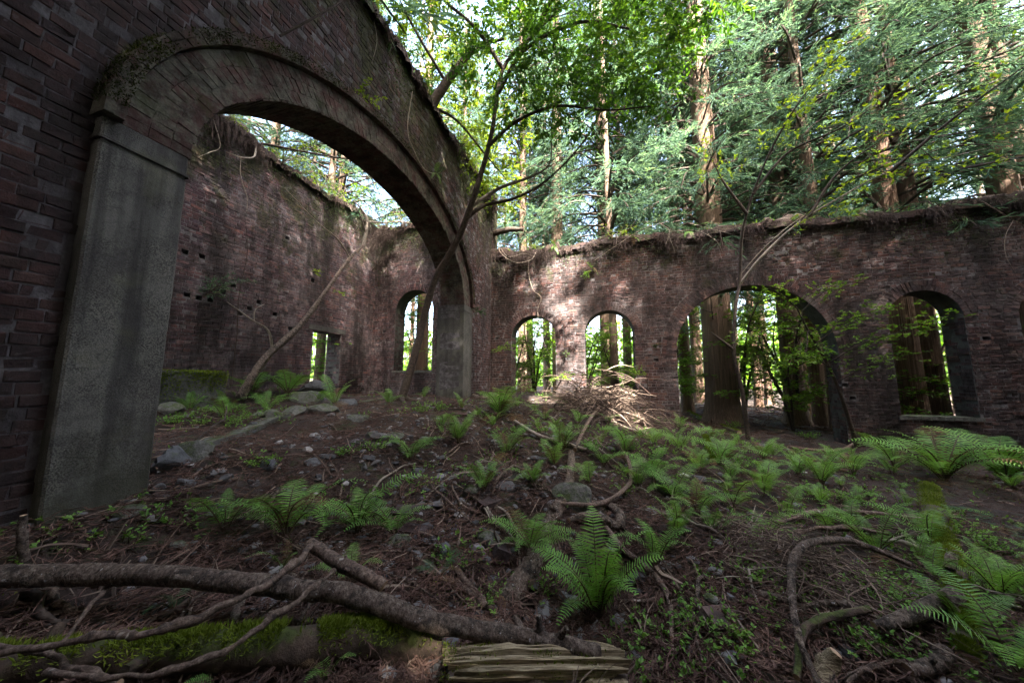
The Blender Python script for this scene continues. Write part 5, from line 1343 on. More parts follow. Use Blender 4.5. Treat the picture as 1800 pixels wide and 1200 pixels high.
# ------------------------------------------------------------------ ferns
def frond_mesh(seed, style, mk):
    """unit frond: runs along +x and arches in z"""
    r = np.random.default_rng(seed); mb = MB(); n = 26
    s = np.linspace(0, 1, 40)
    if style == 0: x, z = .42*s+.22*s**2, .92*s-.30*s**3
    elif style == 1: x, z = .46*s+.30*s**2, 1.0*s-.60*s**2.4
    else: x, z = .75*s, .35*s-.95*s**2
    yb = .08*r.normal()*s**2
    P = np.stack([x, yb, z], 1)
    tube(mb, P[::5], [.011, .008, .003], 3, 9, 0, 0, cap=False)
    t = np.linspace(.16, .985, n); w = .165*np.sin(np.pi*np.clip((t-.06)/.96, 0, 1)**.75)**.8+.01
    Q = np.stack([np.interp(t, s, P[:, c]) for c in range(3)], 1); T = norm(np.gradient(Q, axis=0))
    S = norm(np.cross(T, [0, 0, 1.])); U = norm(np.cross(S, T))
    for sg in (-1, 1):
        A = norm(S*sg+T*r.uniform(.12, .32, (n, 1))+U*r.normal(.02, .10, (n, 1)))
        ln = w*r.uniform(.88, 1.08, n); base = Q; side = norm(T)
        tip = base+A*ln[:, None]-np.array([0, 0, 1.])*(ln**2)[:, None]*.7
        wd = .90*(t[1]-t[0])*np.linalg.norm(P[-1]-P[0])*.55
        v0 = base-side*wd*.5; v1 = base+side*wd*.5; m1 = base+A*ln[:, None]*.6+side*wd*.38; m0 = base+A*ln[:, None]*.6-side*wd*.40
        V = np.stack([v0, v1, m1, m0, tip], 1).reshape(-1, 3); k = np.arange(n)[:, None]*5
        mb.add(V, k+np.array([[0, 1, 2, 3]]), 1); mb.add(V, k+np.array([[3, 2, 4]]), 1)
    return mb.mesh("frond", [M['stipe'], M[mk]])
FR = {(st, co): [frond_mesh(300+10*st+co*40+i, st, ('fern', 'fern_bright', 'fern_dark', 'fern_dead')[co]) for i in range(3)] for st in (0, 1, 2) for co in (0, 1, 2, 3)}
ZONES = [(.4, 5.6, 1.1, .9, 20, "on the sunlit side of the mound"), (2.0, 5.6, 1.1, 1.0, 20, "on the open floor before the large doorway"), (1.0, 3.9, 1.0, .9, 20, "on the slope below the doorway"), (3.6, 6.6, 1.3, .9, 20, "in the shade of the window wall"), (2.9, 4.0, 1.0, .9, 16, "among the sticks beside the mossy log"),
         (-1.6, 5.4, 1.,1., 11, "on the gravel slope below the far pier"), (-5.4, 3.6, .8, 1.2, 10, "on the rubble bank behind the arch"), (-.6, 3.4, .7, .6, 7, "by the smooth fallen stem"), (2.3, 2.7, .4, .4, 5, "in the twigs at lower right")]
_n0 = len(FERNS); _r = random.Random(31)
for zx, zy, sx_, sy_, cnt, where in ZONES:
    pts_ = []
    while len(pts_) < cnt:
        x, y = _r.gauss(zx, sx_*.7), _r.gauss(zy, sy_*.7)
        if y > D-.25 or (x > AX-.1 and x < AX+.3) or any((x-f[0])**2+(y-f[1])**2 < .05 for f in FERNS): continue
        pts_.append((x, y)); FERNS.append((x, y, 0, 0, 0, 0, ''))
    del FERNS[len(FERNS)-cnt:]
    pts_.sort(key=lambda p: project((p[0], p[1], .3))[0])
    for i, (x, y) in enumerate(pts_):
        FERNS.append((round(x, 3), round(y, 3), _r.uniform(.13, .38), _r.randint(4, 11), _r.choice((0, 1, 1)), _r.choice((0, 1, 1)), "small fern %s, %s from the left there" % (where, ORD[i])))
for i, (x, y, L, n, st, co, lab) in enumerate(FERNS):
    root = empty("fern", (x, y, hg(x, y))); tag(root, lab, "fern", "small ferns dotting the floor" if i >= _n0 else None)
    a0 = random.uniform(0, 6.28)
    for k in range(n):
        s2 = st if random.random() < .72 else min(2, st+random.choice((0, 1)))
        o = bpy.data.objects.new("frond", random.choice(FR[(2 if random.random() < .5 else s2, 3)] if random.random() < .13 else FR[(s2, co)]))
        o.rotation_euler = (random.uniform(-.25, .25), random.uniform(-.35, .15), a0+k*2*math.pi/n*1.0+random.uniform(-.35, .35))
        q = L*random.uniform(.72, 1.3); o.scale = (q, q*random.uniform(.85, 1.1), q); o.location = (random.uniform(-.02, .02), random.uniform(-.02, .02), 0); link(o, root)

# low leafy herbs
def herb_mesh(seed):
    r = np.random.default_rng(seed); mb = MB(); n = 20
    a = r.uniform(0, 6.28, n); d = np.stack([np.cos(a), np.sin(a), r.uniform(.5, 1.4, n)], 1)
    twigs(mb, r.normal(0, .05, (n, 3))*[1, 1, .1], d, .13, 12, .026, .015, .4, 0, 1, .5, .1, r)
    return mb.mesh("leafy_stems", [M['stipe'], M['herb']])
HM = [herb_mesh(500+i) for i in range(4)]
_used = set()
for i, (x, y, z) in enumerate(HERBS):
    near = sorted([((x-f[0])**2+(y-f[1])**2, f[-1]) for f in FERNS[:_n0]+ROCKS])
    lab = next(l for _, l in near if l not in _used); _used.add(lab)
    o = bpy.data.objects.new("herb", HM[i % 4]); o.location = (x, y, hg(x, y)); o.rotation_euler = (0, 0, random.uniform(0, 6.28)); o.scale = (random.uniform(.6, .9)+.08*y,)*3; link(o)
    tag(o, "leafy herb near the "+" ".join(lab.split()[:12]), "herb", "leafy herbs on the forest floor")

# ------------------------------------------------------------------ litter, gravel, twigs
def scatter(n, fx, keep=None):
    P = fx(n); 
    if keep is not None: P = P[keep(P[:, 0], P[:, 1])]
    return P
def view_scatter(n, dmin, dmax, r=rng):
    """spread over the visible floor, denser close to the camera"""
    az = np.radians(r.uniform(-62, 62, n))-YAW*1.0; d = dmin*(dmax/dmin)**r.random(n)
    return np.stack([np.sin(az)*d, np.cos(az)*d], 1)
def inside(x, y): return (y < D-.05)
def litter():
    n = 23500; q = view_scatter(n, .9, 10.)
    dens = np.sin(q[:, 0]*1.3+.7)*np.sin(q[:, 1]*1.1+q[:, 0]*.5)+.6+np.where(q[:, 0] < -.9, .7, 0)*(q[:, 1] < 2.6); q = q[dens+rng.normal(0, .6, len(q)) > -.25]
    n = len(q); h = hground(q[:, 0], q[:, 1]); P0 = np.stack([q[:, 0], q[:, 1], h+rng.uniform(.004, .05, n)], 1)
    a = rng.uniform(0, 6.28, n); L = rng.uniform(.09, .28, n); bend = rng.normal(0, .9, n)
    mb = MB(); pts = [P0]; seg = 4
    for k in range(seg):
        aa = a+bend*k/seg; st = np.stack([np.cos(aa), np.sin(aa), rng.normal(0, .18, n)], 1)*(L/seg)[:, None]; nx_ = pts[-1]+st
        nx_[:, 2] = np.maximum(nx_[:, 2], hground(nx_[:, 0], nx_[:, 1])+.004); pts.append(nx_)
    for k in range(seg):
        A = pts[k+1]-pts[k]; leaves(mb, pts[k]-A*.15, A, rng.normal(0, 1, (n, 3))+[0, 0, 1.5], np.linalg.norm(A, axis=1)*1.3, np.full(n, .0075), .5, .3)
        for j in range(2):
            f = rng.random((n, 1)); b = pts[k]*(1-f)+pts[k+1]*f; A2 = norm(norm(A)+rng.normal(0, .7, (n, 3))*[1, 1, .5])
            leaves(mb, b, A2, rng.normal(0, 1, (n, 3))+[0, 0, 1.2], rng.uniform(.02, .055, n), np.full(n, .0055), .5, .3)
    tag(mb.build("needle_litter", M['dead']), "dead brown cedar sprigs carpeting the floor", "litter", kind="stuff")
litter()
def outer_litter():
    n = 4200; q = np.stack([rng.uniform(-5, 11, n), rng.uniform(9.3, 17, n)], 1); P = np.stack([q[:, 0], q[:, 1], hground(q[:, 0], q[:, 1])+.015], 1); mb = MB()
    for _ in range(4):
        A = rng.normal(0, 1, (n, 3))*[1, 1, .15]; leaves(mb, P+rng.normal(0, .08, (n, 3))*[1, 1, .05], A, rng.normal(0, .5, (n, 3))+[0, 0, 1.], rng.uniform(.12, .36, n), rng.uniform(.012, .03, n), .5, .3)
    tag(mb.build("needle_litter", M['dead']), "brown cedar litter on the forest floor outside the wall", "litter", kind="stuff")
outer_litter()
def gravel():
    v0, f0 = ico(0); n = 6500
    q = view_scatter(n, 1.2, 9.); q = q[inside(q[:, 0], q[:, 1])]
    w = np.exp(-((q[:, 0]+1.6)**2/2.2+(q[:, 1]-4.0)**2/3.5))+.10; q = q[rng.random(len(q)) < w*1.6]; n = len(q)
    sz = rng.gamma(2.2, .0075, n)+.006
    V = v0[None]*(1+rng.normal(0, .18, (n, 12, 1)))*sz[:, None, None]*np.stack([rng.uniform(.8, 1.4, n), rng.uniform(.8, 1.3, n), rng.uniform(.4, .8, n)], 1)[:, None, :]
    V = V+np.stack([q[:, 0], q[:, 1], hground(q[:, 0], q[:, 1])+sz*.25], 1)[:, None, :]
    F = (np.arange(n)[:, None, None]*12+f0[None]).reshape(-1, 3); mb = MB(); mb.add(V.reshape(-1, 3), F)
    tag(mb.build("gravel", M['gravel']), "grey gravel and stone chips on the slope", "gravel", kind="stuff")
gravel()
def dead_twigs():
    n = 1500; q = view_scatter(n, 1.0, 9.0); q = q[inside(q[:, 0], q[:, 1])]; mb = MB()
    for x, y in q:
        a = rng.uniform(0, 6.28); L = rng.uniform(.12, .55); b = rng.normal(0, .35); z = hg(x, y)+.012
        p = [(x, y, z+rng.uniform(0, .03))]
        for k in (1, 2, 3):
            p.append((x+L*k/3*math.cos(a+b*k/3), y+L*k/3*math.sin(a+b*k/3), hg(x+L*k/3*math.cos(a+b*k/3), y+L*k/3*math.sin(a+b*k/3))+.012+abs(rng.normal(0, .02))))
        r0 = rng.gamma(2., .0016)+.0015; tube(mb, p, [r0, r0*.8, r0*.4], 4, 6, cap=False)
    tag(mb.build("dead_twigs", M['twig']), "fine dead twigs scattered over the floor", "twigs", kind="stuff")
dead_twigs()
def ground_moss():
    n = 26000; q = view_scatter(n, 1.3, 8.5); q = q[inside(q[:, 0], q[:, 1])]
    f = np.sin(q[:, 0]*2.1+.4)*np.sin(q[:, 1]*1.7+1.1)+.5*np.sin(q[:, 0]*5.3+q[:, 1]*3.1)+np.where(q[:, 0] > .2, .35, -.25); q = q[f > .62]; n = len(q)
    P = np.stack([q[:, 0], q[:, 1], hground(q[:, 0], q[:, 1])], 1)
    mb = MB(); leaves(mb, P, rdir(n, .9), rdir(n), rng.uniform(.008, .028, n), rng.uniform(.005, .012, n)); tag(mb.build("ground_moss", M['moss']), "thin green moss and seedlings on the soil", "moss", kind="stuff")
ground_moss()
def undergrowth():
    n = 5600; q = view_scatter(n, 1.5, 9.); q = q[inside(q[:, 0], q[:, 1])]
    f = np.sin(q[:, 0]*1.9+1.4)*np.sin(q[:, 1]*1.5+.3)+.6*np.sin(q[:, 0]*4.7-q[:, 1]*3.3)+np.where(q[:, 0] > -.3, .45, -.2)+np.where((q[:, 0] < -4.5), .6, 0); q = q[f > .35]; n = len(q)
    P = np.stack([q[:, 0], q[:, 1], hground(q[:, 0], q[:, 1])], 1); mb = MB()
    twigs(mb, P, rdir(n, 1.0), .085, 8, .028, .016, .45, 0, 1, .5, .05)
    tag(mb.build("undergrowth", [M['stipe'], M['herb']]), "tiny green seedlings and creepers dotting the soil", "undergrowth", kind="stuff")
undergrowth()
def brush(name, label, c, rx, ry, hz, n, L, thick=.004, down=(0, 0)):
    mb = MB()
    for k in range(n):
        x, y = c[0]+rng.normal(0, rx*.5), c[1]+rng.normal(0, ry*.5); z = hg(x, y)+abs(rng.normal(0, hz*.5))*math.exp(-((x-c[0])/rx)**2-((y-c[1])/ry)**2)+.02
        a = rng.uniform(0, 6.28); l = L*rng.uniform(.4, 1.2); dz = rng.normal(.1, .35)
        d = np.array([math.cos(a)+down[0], math.sin(a)+down[1], dz]); d /= np.linalg.norm(d); e = np.array([x, y, z])+d*l; e[2] = max(e[2]-.25*l, hg(e[0], e[1])+.01)
        m = (np.array([x, y, z])+e)/2+[rng.normal(0, .04), rng.normal(0, .04), .10*l]
        r0 = thick*rng.uniform(.5, 1.6); tube(mb, [(x, y, z), m, e], [r0, r0*.8, r0*.35], 4, 7, cap=False)
    tag(mb.build(name, M['twig']), label, "brush", kind="stuff")
brush("brush_pile", "tangle of dead branches heaped below the narrow windows", (.0, 6.9), .95, .7, .75, 620, 1.0, .007, (.2, -.3))
brush("brush_pile", "mat of dead cedar twigs under the arching branch", (1.25, 2.72), .42, .42, .22, 900, .30, .0025, (-.2, -.2))
brush("brush_pile", "dead twigs spilling over the rotten log at the bottom edge", (-.15, 1.22), .12, .1, .18, 130, .28, .0022, (.1, -.6))

# ferns hanging from the crests
for i, (x, y, z, out, lab) in enumerate(((-1.2, D-.12, 5.15, -1.57, "fern hanging from the crest above the pier of the narrow windows"), (.9, D-.12, 5.15, -1.57, "fern hanging from the crest right of the second narrow window"), (2.2, D-.12, 5.15, -1.57, "fern on the crest above the doorway's left side"), (4.4, D-.12, 5.1, -1.57, "fern on the crest above the doorway's right side"), (5.6, D-.12, 5.1, -1.57, "fern hanging from the crest left of the silled window"), (AX+.1, 4.6, 6.85, 0., "fern drooping from the arch wall's crest above the arch crown"), (AX+.1, 6.2, 6.85, 0., "fern drooping from the arch wall's crest near its tree"), (WX+.1, 5.6, 6.6, 0., "fern on the side wall's crest"), (AX+.22, 4.9, 5.3, 0., "small fern rooted on the mossy hood of the arch"), (-.2, D-.03, 4.45, -1.57, "fern tuft growing from the wall face above the second narrow window"))):
    root = empty("crest_fern", (x, y, z)); tag(root, lab, "fern")
    for k in range(8):
        o = bpy.data.objects.new("frond", random.choice(FR[(random.choice((1, 2)), random.choice((0, 0, 2, 3)))])); q = random.uniform(.18, .36)
        o.scale = (q,)*3; o.rotation_euler = (random.uniform(-.3, .3), random.uniform(-.1, .5), out+random.uniform(-1.2, 1.2)); link(o, root)

# ------------------------------------------------------------------ what grows and hangs on the walls
def wall_top_growth(wall, topf, u0, u1, label_a, label_b, hang=.35, n=1200, yellow=0):
    # cushion of humus on the crest
    mb = MB(); us = np.linspace(u0, u1, 160); V = []
    for u in us:
        t = topf(u); h = .03+.10*max(0, math.sin(u*1.7+.4))**2+.10*max(0, math.sin(u*4.3+1))**3+.06*abs(math.sin(u*9.1)) + rng.gamma(1., .03)
        V += [wall.P(u, t-.05, .10+rng.normal(0, .02)), wall.P(u, t+.05+h*.5, .07+rng.normal(0, .02)), wall.P(u, t+.06+h, -.15), wall.P(u, t+.03+h*.6, -.42), wall.P(u, t-.03, -.5)]
    i = np.arange(159)[:, None]*5; j = np.arange(4)[None, :]
    F = np.stack([i+j, i+5+j, i+5+j+1, i+j+1], -1).reshape(-1, 4); mb.add(np.array(V), F)
    # hanging dead sprays and root fibre, in uneven bunches
    bun = []
    u = u0
    while u < u1:
        bun.append((u, rng.gamma(1.6, hang*.42)+.05, rng.uniform(.06, .22))); u += rng.uniform(.25, 1.3)
    bw = np.array([b[1]*b[2] for b in bun]); idx = rng.choice(len(bun), n, p=bw/bw.sum())
    uu = np.array([bun[k][0]+rng.normal(0, bun[k][2]) for k in idx]); uu = np.clip(uu, u0, u1); ll = np.array([bun[k][1] for k in idx])*rng.uniform(.3, 1.1, n)
    st = np.array([wall.P(a, topf(a)+rng.uniform(-.08, .12), .08+rng.uniform(-.1, .06)) for a in uu])
    B = wall.basis(); out = B[2]; al = B[0]
    d1 = norm(out[None]*rng.uniform(.1, .9, (n, 1))+al[None]*rng.normal(0, .5, (n, 1))+np.array([0, 0, 1.])*rng.uniform(-.9, .2, (n, 1)))
    m = st+d1*(ll*.4)[:, None]; e = m+norm(d1*.35+np.array([0, 0, -1.])+rng.normal(0, .15, (n, 3)))*(ll*.7)[:, None]
    for a, b in ((st, m), (m, e)):
        A = b-a; leaves(mb, a-A*.05, A, rng.normal(0, 1, (n, 3)), np.linalg.norm(A, axis=1)*1.15, rng.uniform(.005, .014, n), .5, .3, 1)
        for _ in range(3):
            f = rng.random((n, 1)); leaves(mb, a*(1-f)+b*f, norm(norm(A)+rng.normal(0, .6, (n, 3))), rng.normal(0, 1, (n, 3)), rng.uniform(.03, .10, n), rng.uniform(.004, .009, n), .5, .3, 1)
    tag(mb.build("crest_debris", [M['earth'], M['dry']]), label_a, "debris", kind="stuff")
    # green growth: small leaves clinging to the upper face
    k = 5200; mb = MB()
    uu = rng.uniform(u0, u1, k); dz = rng.gamma(1.3, .28, k); f = np.sin(uu*1.9+.5)+np.sin(uu*.8+2.)+.6*np.sin(uu*5.1)+rng.normal(0, .6, k) > .1
    uu, dz = uu[f], dz[f]; P = np.array([wall.P(a, topf(a)+.02-b, .03) for a, b in zip(uu, dz)]); k = len(P)
    leaves(mb, P, norm(rng.normal(0, .6, (k, 3))+out*.5+np.array([0, 0, -.5])), out[None]+rng.normal(0, .5, (k, 3)), rng.uniform(.018, .05, k), rng.uniform(.012, .030, k))
    k2 = 1500; uu = rng.uniform(u0, u1, k2); P = np.array([wall.P(a, topf(a)+.1, rng.uniform(-.4, .1)) for a in uu]); f = np.sin(uu*2.3)+rng.normal(0, .7, k2) > .2; P = P[f]
    leaves(mb, P, rdir(len(P), .8), rdir(len(P)), rng.uniform(.05, .13, len(P)), rng.uniform(.02, .04, len(P)), mi=1)
    tag(mb.build("crest_ivy", [M['ivy'], M['herb' if not yellow else 'spring']]), label_b, "ivy", kind="stuff")
wall_top_growth(long_wall, low_top, AX+.05, 12.5, "dry cedar sprays and root fibre hanging over the long window wall's crest", "small dark creepers on the upper face of the window wall", .40, 2400)
wall_top_growth(arch_wall, arch_wall.top, 1.5, D+.3, "dead fronds and roots trailing over the arch wall's crest", "creepers and seedlings on the upper face of the arch wall", .30, 1100)
wall_top_growth(side_wall, side_wall.top, 0, D, "dead brush spilling over the purplish side wall's crest", "yellowish shoots along the side wall's crest", .42, 1500, 1)
wall_top_growth(tall_wall, tall_top, WX, AX-.2, "dead cedar branches heaped over the tall end wall", "green seedlings on the crest of the tall end wall", .42, 800, 0)

def hood_moss():
    mb = MB(); n = 16000; t = rng.uniform(.04, math.pi-.04, n)
    off = .465+rng.uniform(-.01, .015, n); pr = rng.uniform(-.0, .17, n); low = rng.random(n) < .5
    off = np.where(low, rng.uniform(.37, .462, n), off); pr = np.where(low, .168, pr)
    P = np.stack([AX+pr, BIG['c']-(BIG['hw']+off)*np.cos(t), BIG['spring']+(BIG['rise']+off)*np.sin(t)], 1)
    f = np.sin(t*9)+np.sin(t*23+1)+rng.normal(0, .8, n) > -.5; P = P[f]; n = len(P)
    leaves(mb, P, norm(rng.normal(0, .7, (n, 3))+[.5, 0, .2]), rdir(n), rng.uniform(.010, .030, n), rng.uniform(.004, .009, n))
    # trailing grass-like wisps
    m = 500; t = rng.uniform(.5, math.pi-.2, m); P = np.stack([np.full(m, AX+.165), BIG['c']-(BIG['hw']+.46)*np.cos(t), BIG['spring']+(BIG['rise']+.46)*np.sin(t)], 1)
    leaves(mb, P, norm(rng.normal(0, .35, (m, 3))+[.3, 0, -.8]), rdir(m), rng.uniform(.06, .22, m), rng.uniform(.003, .007, m), mi=1)
    o = mb.build("moss", [M['moss_dark'], M['dry']]); arch_wall.adopt(o); o["kind"] = "stuff"
hood_moss()

# vines, roots and dead branches hanging from the crests: (name, label, category, material, points, radii)
def wp(w, u, z, n): return tuple(w.P(u, z, n))
VINES = [
 ("hanging_vine", "knotted vine dropping from the crest past the first narrow window", "vine", 'pale_bark', [wp(long_wall, -1.95, 5.0, .12), wp(long_wall, -1.98, 4.5, .06), wp(long_wall, -1.85, 4.0, .05), wp(long_wall, -1.62, 3.75, .05), wp(long_wall, -1.72, 3.4, .06), wp(long_wall, -1.66, 2.9, .1), wp(long_wall, -1.55, 2.5, .12), wp(long_wall, -1.35, 2.0, .12)], [.012, .014, .015, .016, .016, .013, .011, .006]),
 ("hanging_vine", "thin vine slanting across the first narrow window", "vine", 'dark_bark', [wp(long_wall, -1.68, 3.0, .08), wp(long_wall, -1.8, 2.4, .1), wp(long_wall, -2.15, 1.9, .12), wp(long_wall, -2.4, 1.4, .14)], [.008, .008, .008, .005]),
 ("hanging_root", "bleached root looping in a U at the corner beside the arch wall", "root", 'pale_bark', [wp(long_wall, -2.9, 5.55, .1), wp(long_wall, -2.75, 5.1, .3), wp(long_wall, -2.3, 4.75, .35), wp(long_wall, -1.85, 4.8, .3), wp(long_wall, -1.7, 5.15, .15)], [.010, .013, .014, .012, .006]),
 ("hanging_root", "thin bleached root beneath the U-shaped root", "root", 'pale_bark', [wp(long_wall, -2.8, 5.3, .15), wp(long_wall, -2.5, 4.95, .32), wp(long_wall, -2.05, 5.0, .3), wp(long_wall, -1.75, 4.9, .2)], [.008, .009, .008, .004]),
 ("dead_branch", "pale forked dead branch resting on the crest above the second narrow window", "branch", 'pale_bark', [wp(long_wall, -.15, 4.65, .1), wp(long_wall, .5, 5.0, .22), wp(long_wall, 1.1, 5.3, .3), wp(long_wall, 1.75, 5.45, .25)], [.006, .010, .013, .011]),
 ("dead_branch", "hooked pale branch tip hanging below the crest", "branch", 'pale_bark', [wp(long_wall, 1.5, 5.42, .3), wp(long_wall, 1.72, 5.15, .35), wp(long_wall, 1.62, 4.8, .33)], [.012, .012, .006]),
 ("dead_branch", "long thin bleached branch arching over the large doorway", "branch", 'pale_bark', [wp(long_wall, 1.7, 5.15, .3), wp(long_wall, 2.3, 5.05, .4), wp(long_wall, 2.7, 4.75, .4), wp(long_wall, 2.85, 4.45, .35)], [.009, .012, .010, .004]),
 ("dead_branch", "bleached twig tangle above the large doorway's crown", "branch", 'pale_bark', [wp(long_wall, 2.2, 5.3, .3), wp(long_wall, 2.9, 4.9, .45), wp(long_wall, 3.5, 4.6, .4)], [.009, .008, .003]),
 ("dead_branch", "straight pale branch rising from the doorway's crown to the crest", "branch", 'pale_bark', [wp(long_wall, 3.06, 3.75, .4), wp(long_wall, 3.5, 4.3, .5), wp(long_wall, 4.1, 4.85, .5), wp(long_wall, 4.9, 5.4, .4)], [.013, .014, .013, .008]),
 ("hanging_root", "brown branch trailing over the crest above the silled window", "root", 'bark', [wp(long_wall, 7.5, 5.25, .1), wp(long_wall, 7.65, 4.95, .2), wp(long_wall, 7.95, 4.6, .2), wp(long_wall, 8.3, 4.25, .2), wp(long_wall, 8.6, 3.9, .2)], [.025, .02, .018, .014, .007]),
 ("hanging_root", "thin forked rootlets hanging at the right end of the window wall", "root", 'pale_bark', [wp(long_wall, 7.95, 4.6, .2), wp(long_wall, 7.8, 4.3, .2), wp(long_wall, 7.75, 3.9, .2), wp(long_wall, 7.85, 3.5, .2)], [.009, .008, .006, .003]),
 ("hanging_root", "bleached root looping down from the arch wall's crest", "root", 'pale_bark', [(AX+.08, 4.3, 6.5), (AX+.16, 4.1, 5.6), (AX+.24, 4.2, 5.25), (AX+.2, 4.6, 5.2), (AX+.12, 5.2, 5.55), (AX+.1, 5.5, 6.0)], [.006, .008, .009, .009, .007, .004]),
 ("hanging_root", "white root dangling near the top of the arch wall", "root", 'pale_bark', [(AX+.05, 3.35, 6.75), (AX+.14, 3.33, 6.35), (AX+.12, 3.28, 5.95)], [.006, .008, .003]),
 ("dead_branch", "dark bent branch sprouting above the mossy hood of the arch", "branch", 'dark_bark', [(AX+.1, 2.05, 4.95), (AX+.3, 2.25, 5.35), (AX+.45, 2.45, 5.8), (AX+.5, 2.6, 6.4)], [.02, .018, .014, .008]),
 ("dead_branch", "dark branch poking sideways over the side wall's crest", "branch", 'dark_bark', [(WX+.1, 4.7, 6.75), (WX+.7, 5.2, 6.8), (WX+1.2, 5.7, 6.9), (WX+1.5, 6.2, 7.1)], [.045, .035, .025, .01]),
 ("hanging_root", "twisted pale root hanging from the side wall's crest", "root", 'pale_bark', [(WX+.1, 4.6, 6.6), (WX+.3, 4.45, 6.2), (WX+.35, 4.2, 6.0), (WX+.3, 3.95, 5.95)], [.03, .026, .02, .008]),
 ("hanging_root", "forked dangling root below the twisted pale root", "root", 'pale_bark', [(WX+.32, 4.2, 6.0), (WX+.3, 4.25, 5.6), (WX+.3, 4.4, 5.25), (WX+.3, 4.42, 4.95)], [.016, .013, .012, .008]),
 ("hanging_root", "bleached stick dangling at the near end of the side wall's crest", "root", 'pale_bark', [(WX+.2, 3.75, 6.5), (WX+.3, 3.85, 6.0), (WX+.3, 3.7, 5.75), (WX+.3, 3.55, 5.55)], [.013, .012, .01, .006]),
 ("dead_branch", "dark twiggy branch hanging in the arch opening from above", "branch", 'dark_bark', [(-5.2, 6.6, 7.2), (-5.1, 6.5, 6.6), (-5.0, 6.2, 6.2), (-5.05, 5.9, 5.7)], [.02, .015, .01, .004]),
 ("wall_vine", "brown vine climbing straight up the side wall", "vine", 'dark_bark', [(WX+.03, 4.62, 1.3), (WX+.03, 4.64, 2.3), (WX+.04, 4.60, 3.2), (WX+.03, 4.68, 4.2), (WX+.04, 4.55, 5.0)], [.012, .011, .010, .008, .004]),
 ("broken_beam", "rotten beam stub sticking out of the arch wall's far top corner", "beam", 'dark_bark', [(AX-.2, D+.2, 5.95), (AX+.5, D+.1, 5.98), (AX+1.0, D+.05, 5.9)], [.10, .09, .05]),
]
for nm, lab, cat, mt, pts, rs in VINES:
    c = np.array(pts[0]); mb = MB(); tube(mb, np.array(pts)-c, [q_*.62 for q_ in rs] if nm != 'broken_beam' else rs, 6, 7*len(pts), .08)
    if cat == "branch":
        cc = catmull(np.array(pts)-c, 24)
        for q in range(4):
            s_ = cc[rng.integers(6, 22)]; e = s_+rng.normal(0, .22, 3); tube(mb, [s_, (s_+e)/2+rng.normal(0, .03, 3), e], [rs[-1]*.9, rs[-1]*.6, .0015], 4, 7)
    o = mb.build(nm, M[mt], None, True); o.location = c; tag(o, lab, cat)

# dead boughs lodged in the corner behind the arch
for i, (a, b, lab) in enumerate((((-7.3, 8.45, 5.05), (-6.2, 8.1, 5.35), "dead purplish cedar bough lodged in the corner of the side wall"), ((-5.6, 8.4, 6.4), (-4.5, 8.2, 5.5), "dead bough hanging over the tall end wall beside the arch"), ((-6.6, 8.4, 6.5), (-6.9, 7.9, 5.6), "dead bough dangling from the crest in the far corner"))):
    root = empty("dead_bough", a); tag(root, lab, "bough"); a, b = np.array(a), np.array(b); st = MB(); lv = MB()
    pl = [(0, 0, 0), tuple((b-a)*.5+[0, 0, .08]), tuple(b-a)]; tube(st, pl, [.022, .015, .005], 6, 14, .06, knob=.4); st.build("stem", M['dark_bark'], root, True)
    p, t_ = seg_points([pl], 260, .15); d_ = norm(t_*.8+rng.normal(0, .6, p.shape)+[0, 0, -.35]); ln = rng.uniform(.12, .38, len(p))
    I = np.repeat(np.arange(len(p)), 12); u = rng.random((len(I), 1)); bp = p[I]+d_[I]*ln[I][:, None]*u+np.array([0, 0, -1.])*u*u*.08
    leaves(lv, bp, norm(d_[I]+rng.normal(0, .35, (len(I), 3))), rng.normal(0, 1, (len(I), 3)), rng.uniform(.05, .12, len(I)), rng.uniform(.006, .012, len(I)), .5, .2)
    lv.build("needles", M['dry'], root)

# cedar seedling and small plants on the side wall
def wall_plant(name, label, base, out, n, L, per, ll, lw, mk, cat="plant"):
    root = empty(name, base); tag(root, label, cat); mb = MB(); st = MB()
    d = norm(np.array(out)[None]+rng.normal(0, .45, (n, 3)))
    st.add([(0, 0, 0), (.01, 0, 0), (0, .01, .01)], [(0, 1, 2)])
    tube(st, [(0, 0, 0), np.array(out)*L*.5, np.array(out)*L+[0, 0, .2*L]], [.012, .008, .003], 5, 8)
    A = rng.random((n, 1))*np.array(out)[None]*L
    twigs(mb, A, d, L*.6, per, ll, lw, .6, 0, 1, .4, .1)
    st.build("stem", M['dark_bark'], root); mb.build("leaves", [M['dark_bark'], M[mk]], root)
wall_plant("cedar_seedling", "little cedar seedling growing out of the side wall", (WX+.05, 4.0, 3.02), (.35, .25, .55), 26, .75, 16, .09, .014, 'cedar')
wall_plant("wall_plant", "pale yellow tuft of leaves high on the side wall", (WX+.02, 6.3, 4.3), (.4, 0, -.1), 10, .25, 8, .07, .02, 'spring')
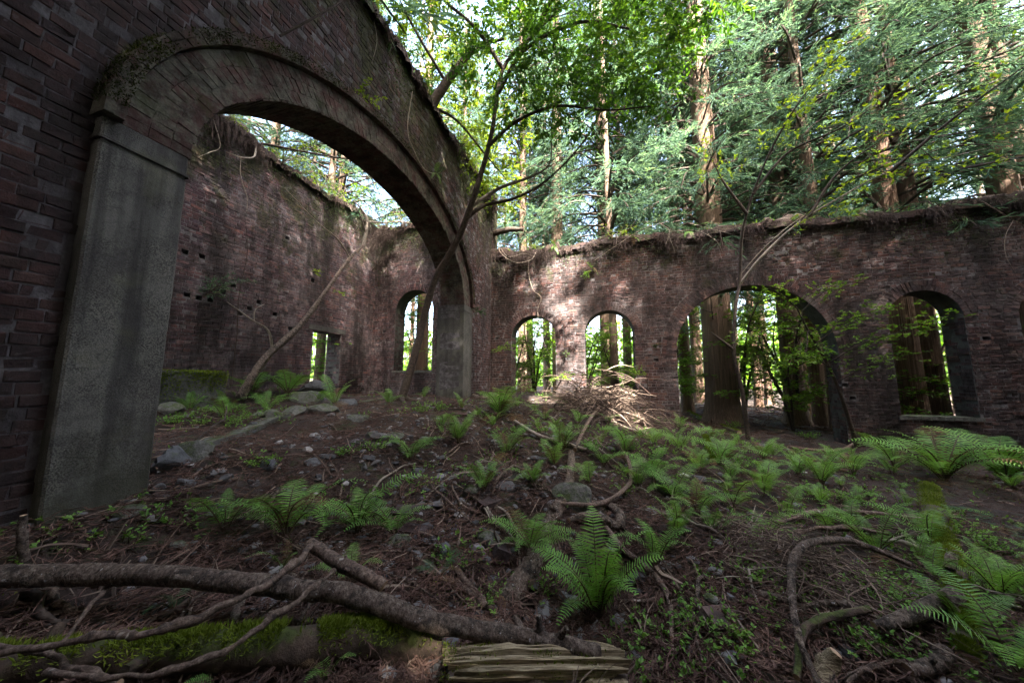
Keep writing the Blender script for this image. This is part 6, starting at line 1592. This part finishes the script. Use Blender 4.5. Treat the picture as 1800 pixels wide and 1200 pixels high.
wall_plant("wall_fern", "green hanging tuft at the far pier's cap", (AX+.1, 7.1, 3.2), (.5, .1, -.2), 14, .3, 10, .09, .014, 'fern_dark')
wall_plant("wall_plant", "clump of grassy leaves on the wall above the second narrow window", (-.35, D-.05, 4.35), (0, -.5, -.2), 16, .28, 10, .08, .02, 'herb')
wall_plant("wall_plant", "small bright leaf cluster on the brick face of the arch wall", (AX+.05, 3.15, 5.4), (.4, .1, -.1), 12, .35, 8, .045, .034, 'spring')
wall_plant("wall_plant", "dark tuft on the pier between doorway and second narrow window", (1.3, D-.05, 2.35), (0, -.4, -.3), 8, .14, 8, .05, .03, 'ivy')
wall_plant("wall_plant", "dark tuft on the pier between the narrow windows", (-.92, D-.05, 2.2), (0, -.4, -.3), 9, .18, 8, .05, .03, 'ivy')
for i, (x, y, z, dx, dy, lab) in enumerate(((-2.55, 7.0, 2.15, .7, -.2, "sprig of fresh leaves in front of the far concrete pier"), (-1.9, 7.6, 1.95, .8, -.1, "fresh green spray beside the first narrow window"), (1.0, 8.1, 1.6, -.5, -.3, "fresh leaf spray at the jamb of the second narrow window"), (-1.2, 7.2, 1.5, .8, .1, "flat green spray over the brush pile"))):
    root = empty("leafy_shoot", (x, y, z)); tag(root, lab, "plant"); st = MB(); mb = MB()
    tube(st, [(-.1*dx, -.1*dy, hg(x, y)-z), (0, 0, -.2), (dx*.5, dy*.5, .05), (dx, dy, .05)], [.009, .008, .005, .002], 5, 14)
    p, t_ = seg_points([[(0, 0, -.1), (dx*.5, dy*.5, .05), (dx, dy, .05)], [(dx*.3, dy*.3, .02), (dx*.6, dy*.6+.25, .08)], [(dx*.3, dy*.3, .02), (dx*.6, dy*.6-.3, .0)]], 40, .05)
    twigs(mb, p+rng.normal(0, .03, p.shape), t_+rng.normal(0, .6, p.shape)*[1, 1, .15], .12, 9, .05, .034, .2, 0, 1, .5, .08)
    st.build("stem", M['dark_bark'], root); mb.build("leaves", [M['dark_bark'], M['maple']], root)
for w in (arch_wall, long_wall, tall_wall, side_wall): w.root["kind"] = "thing"
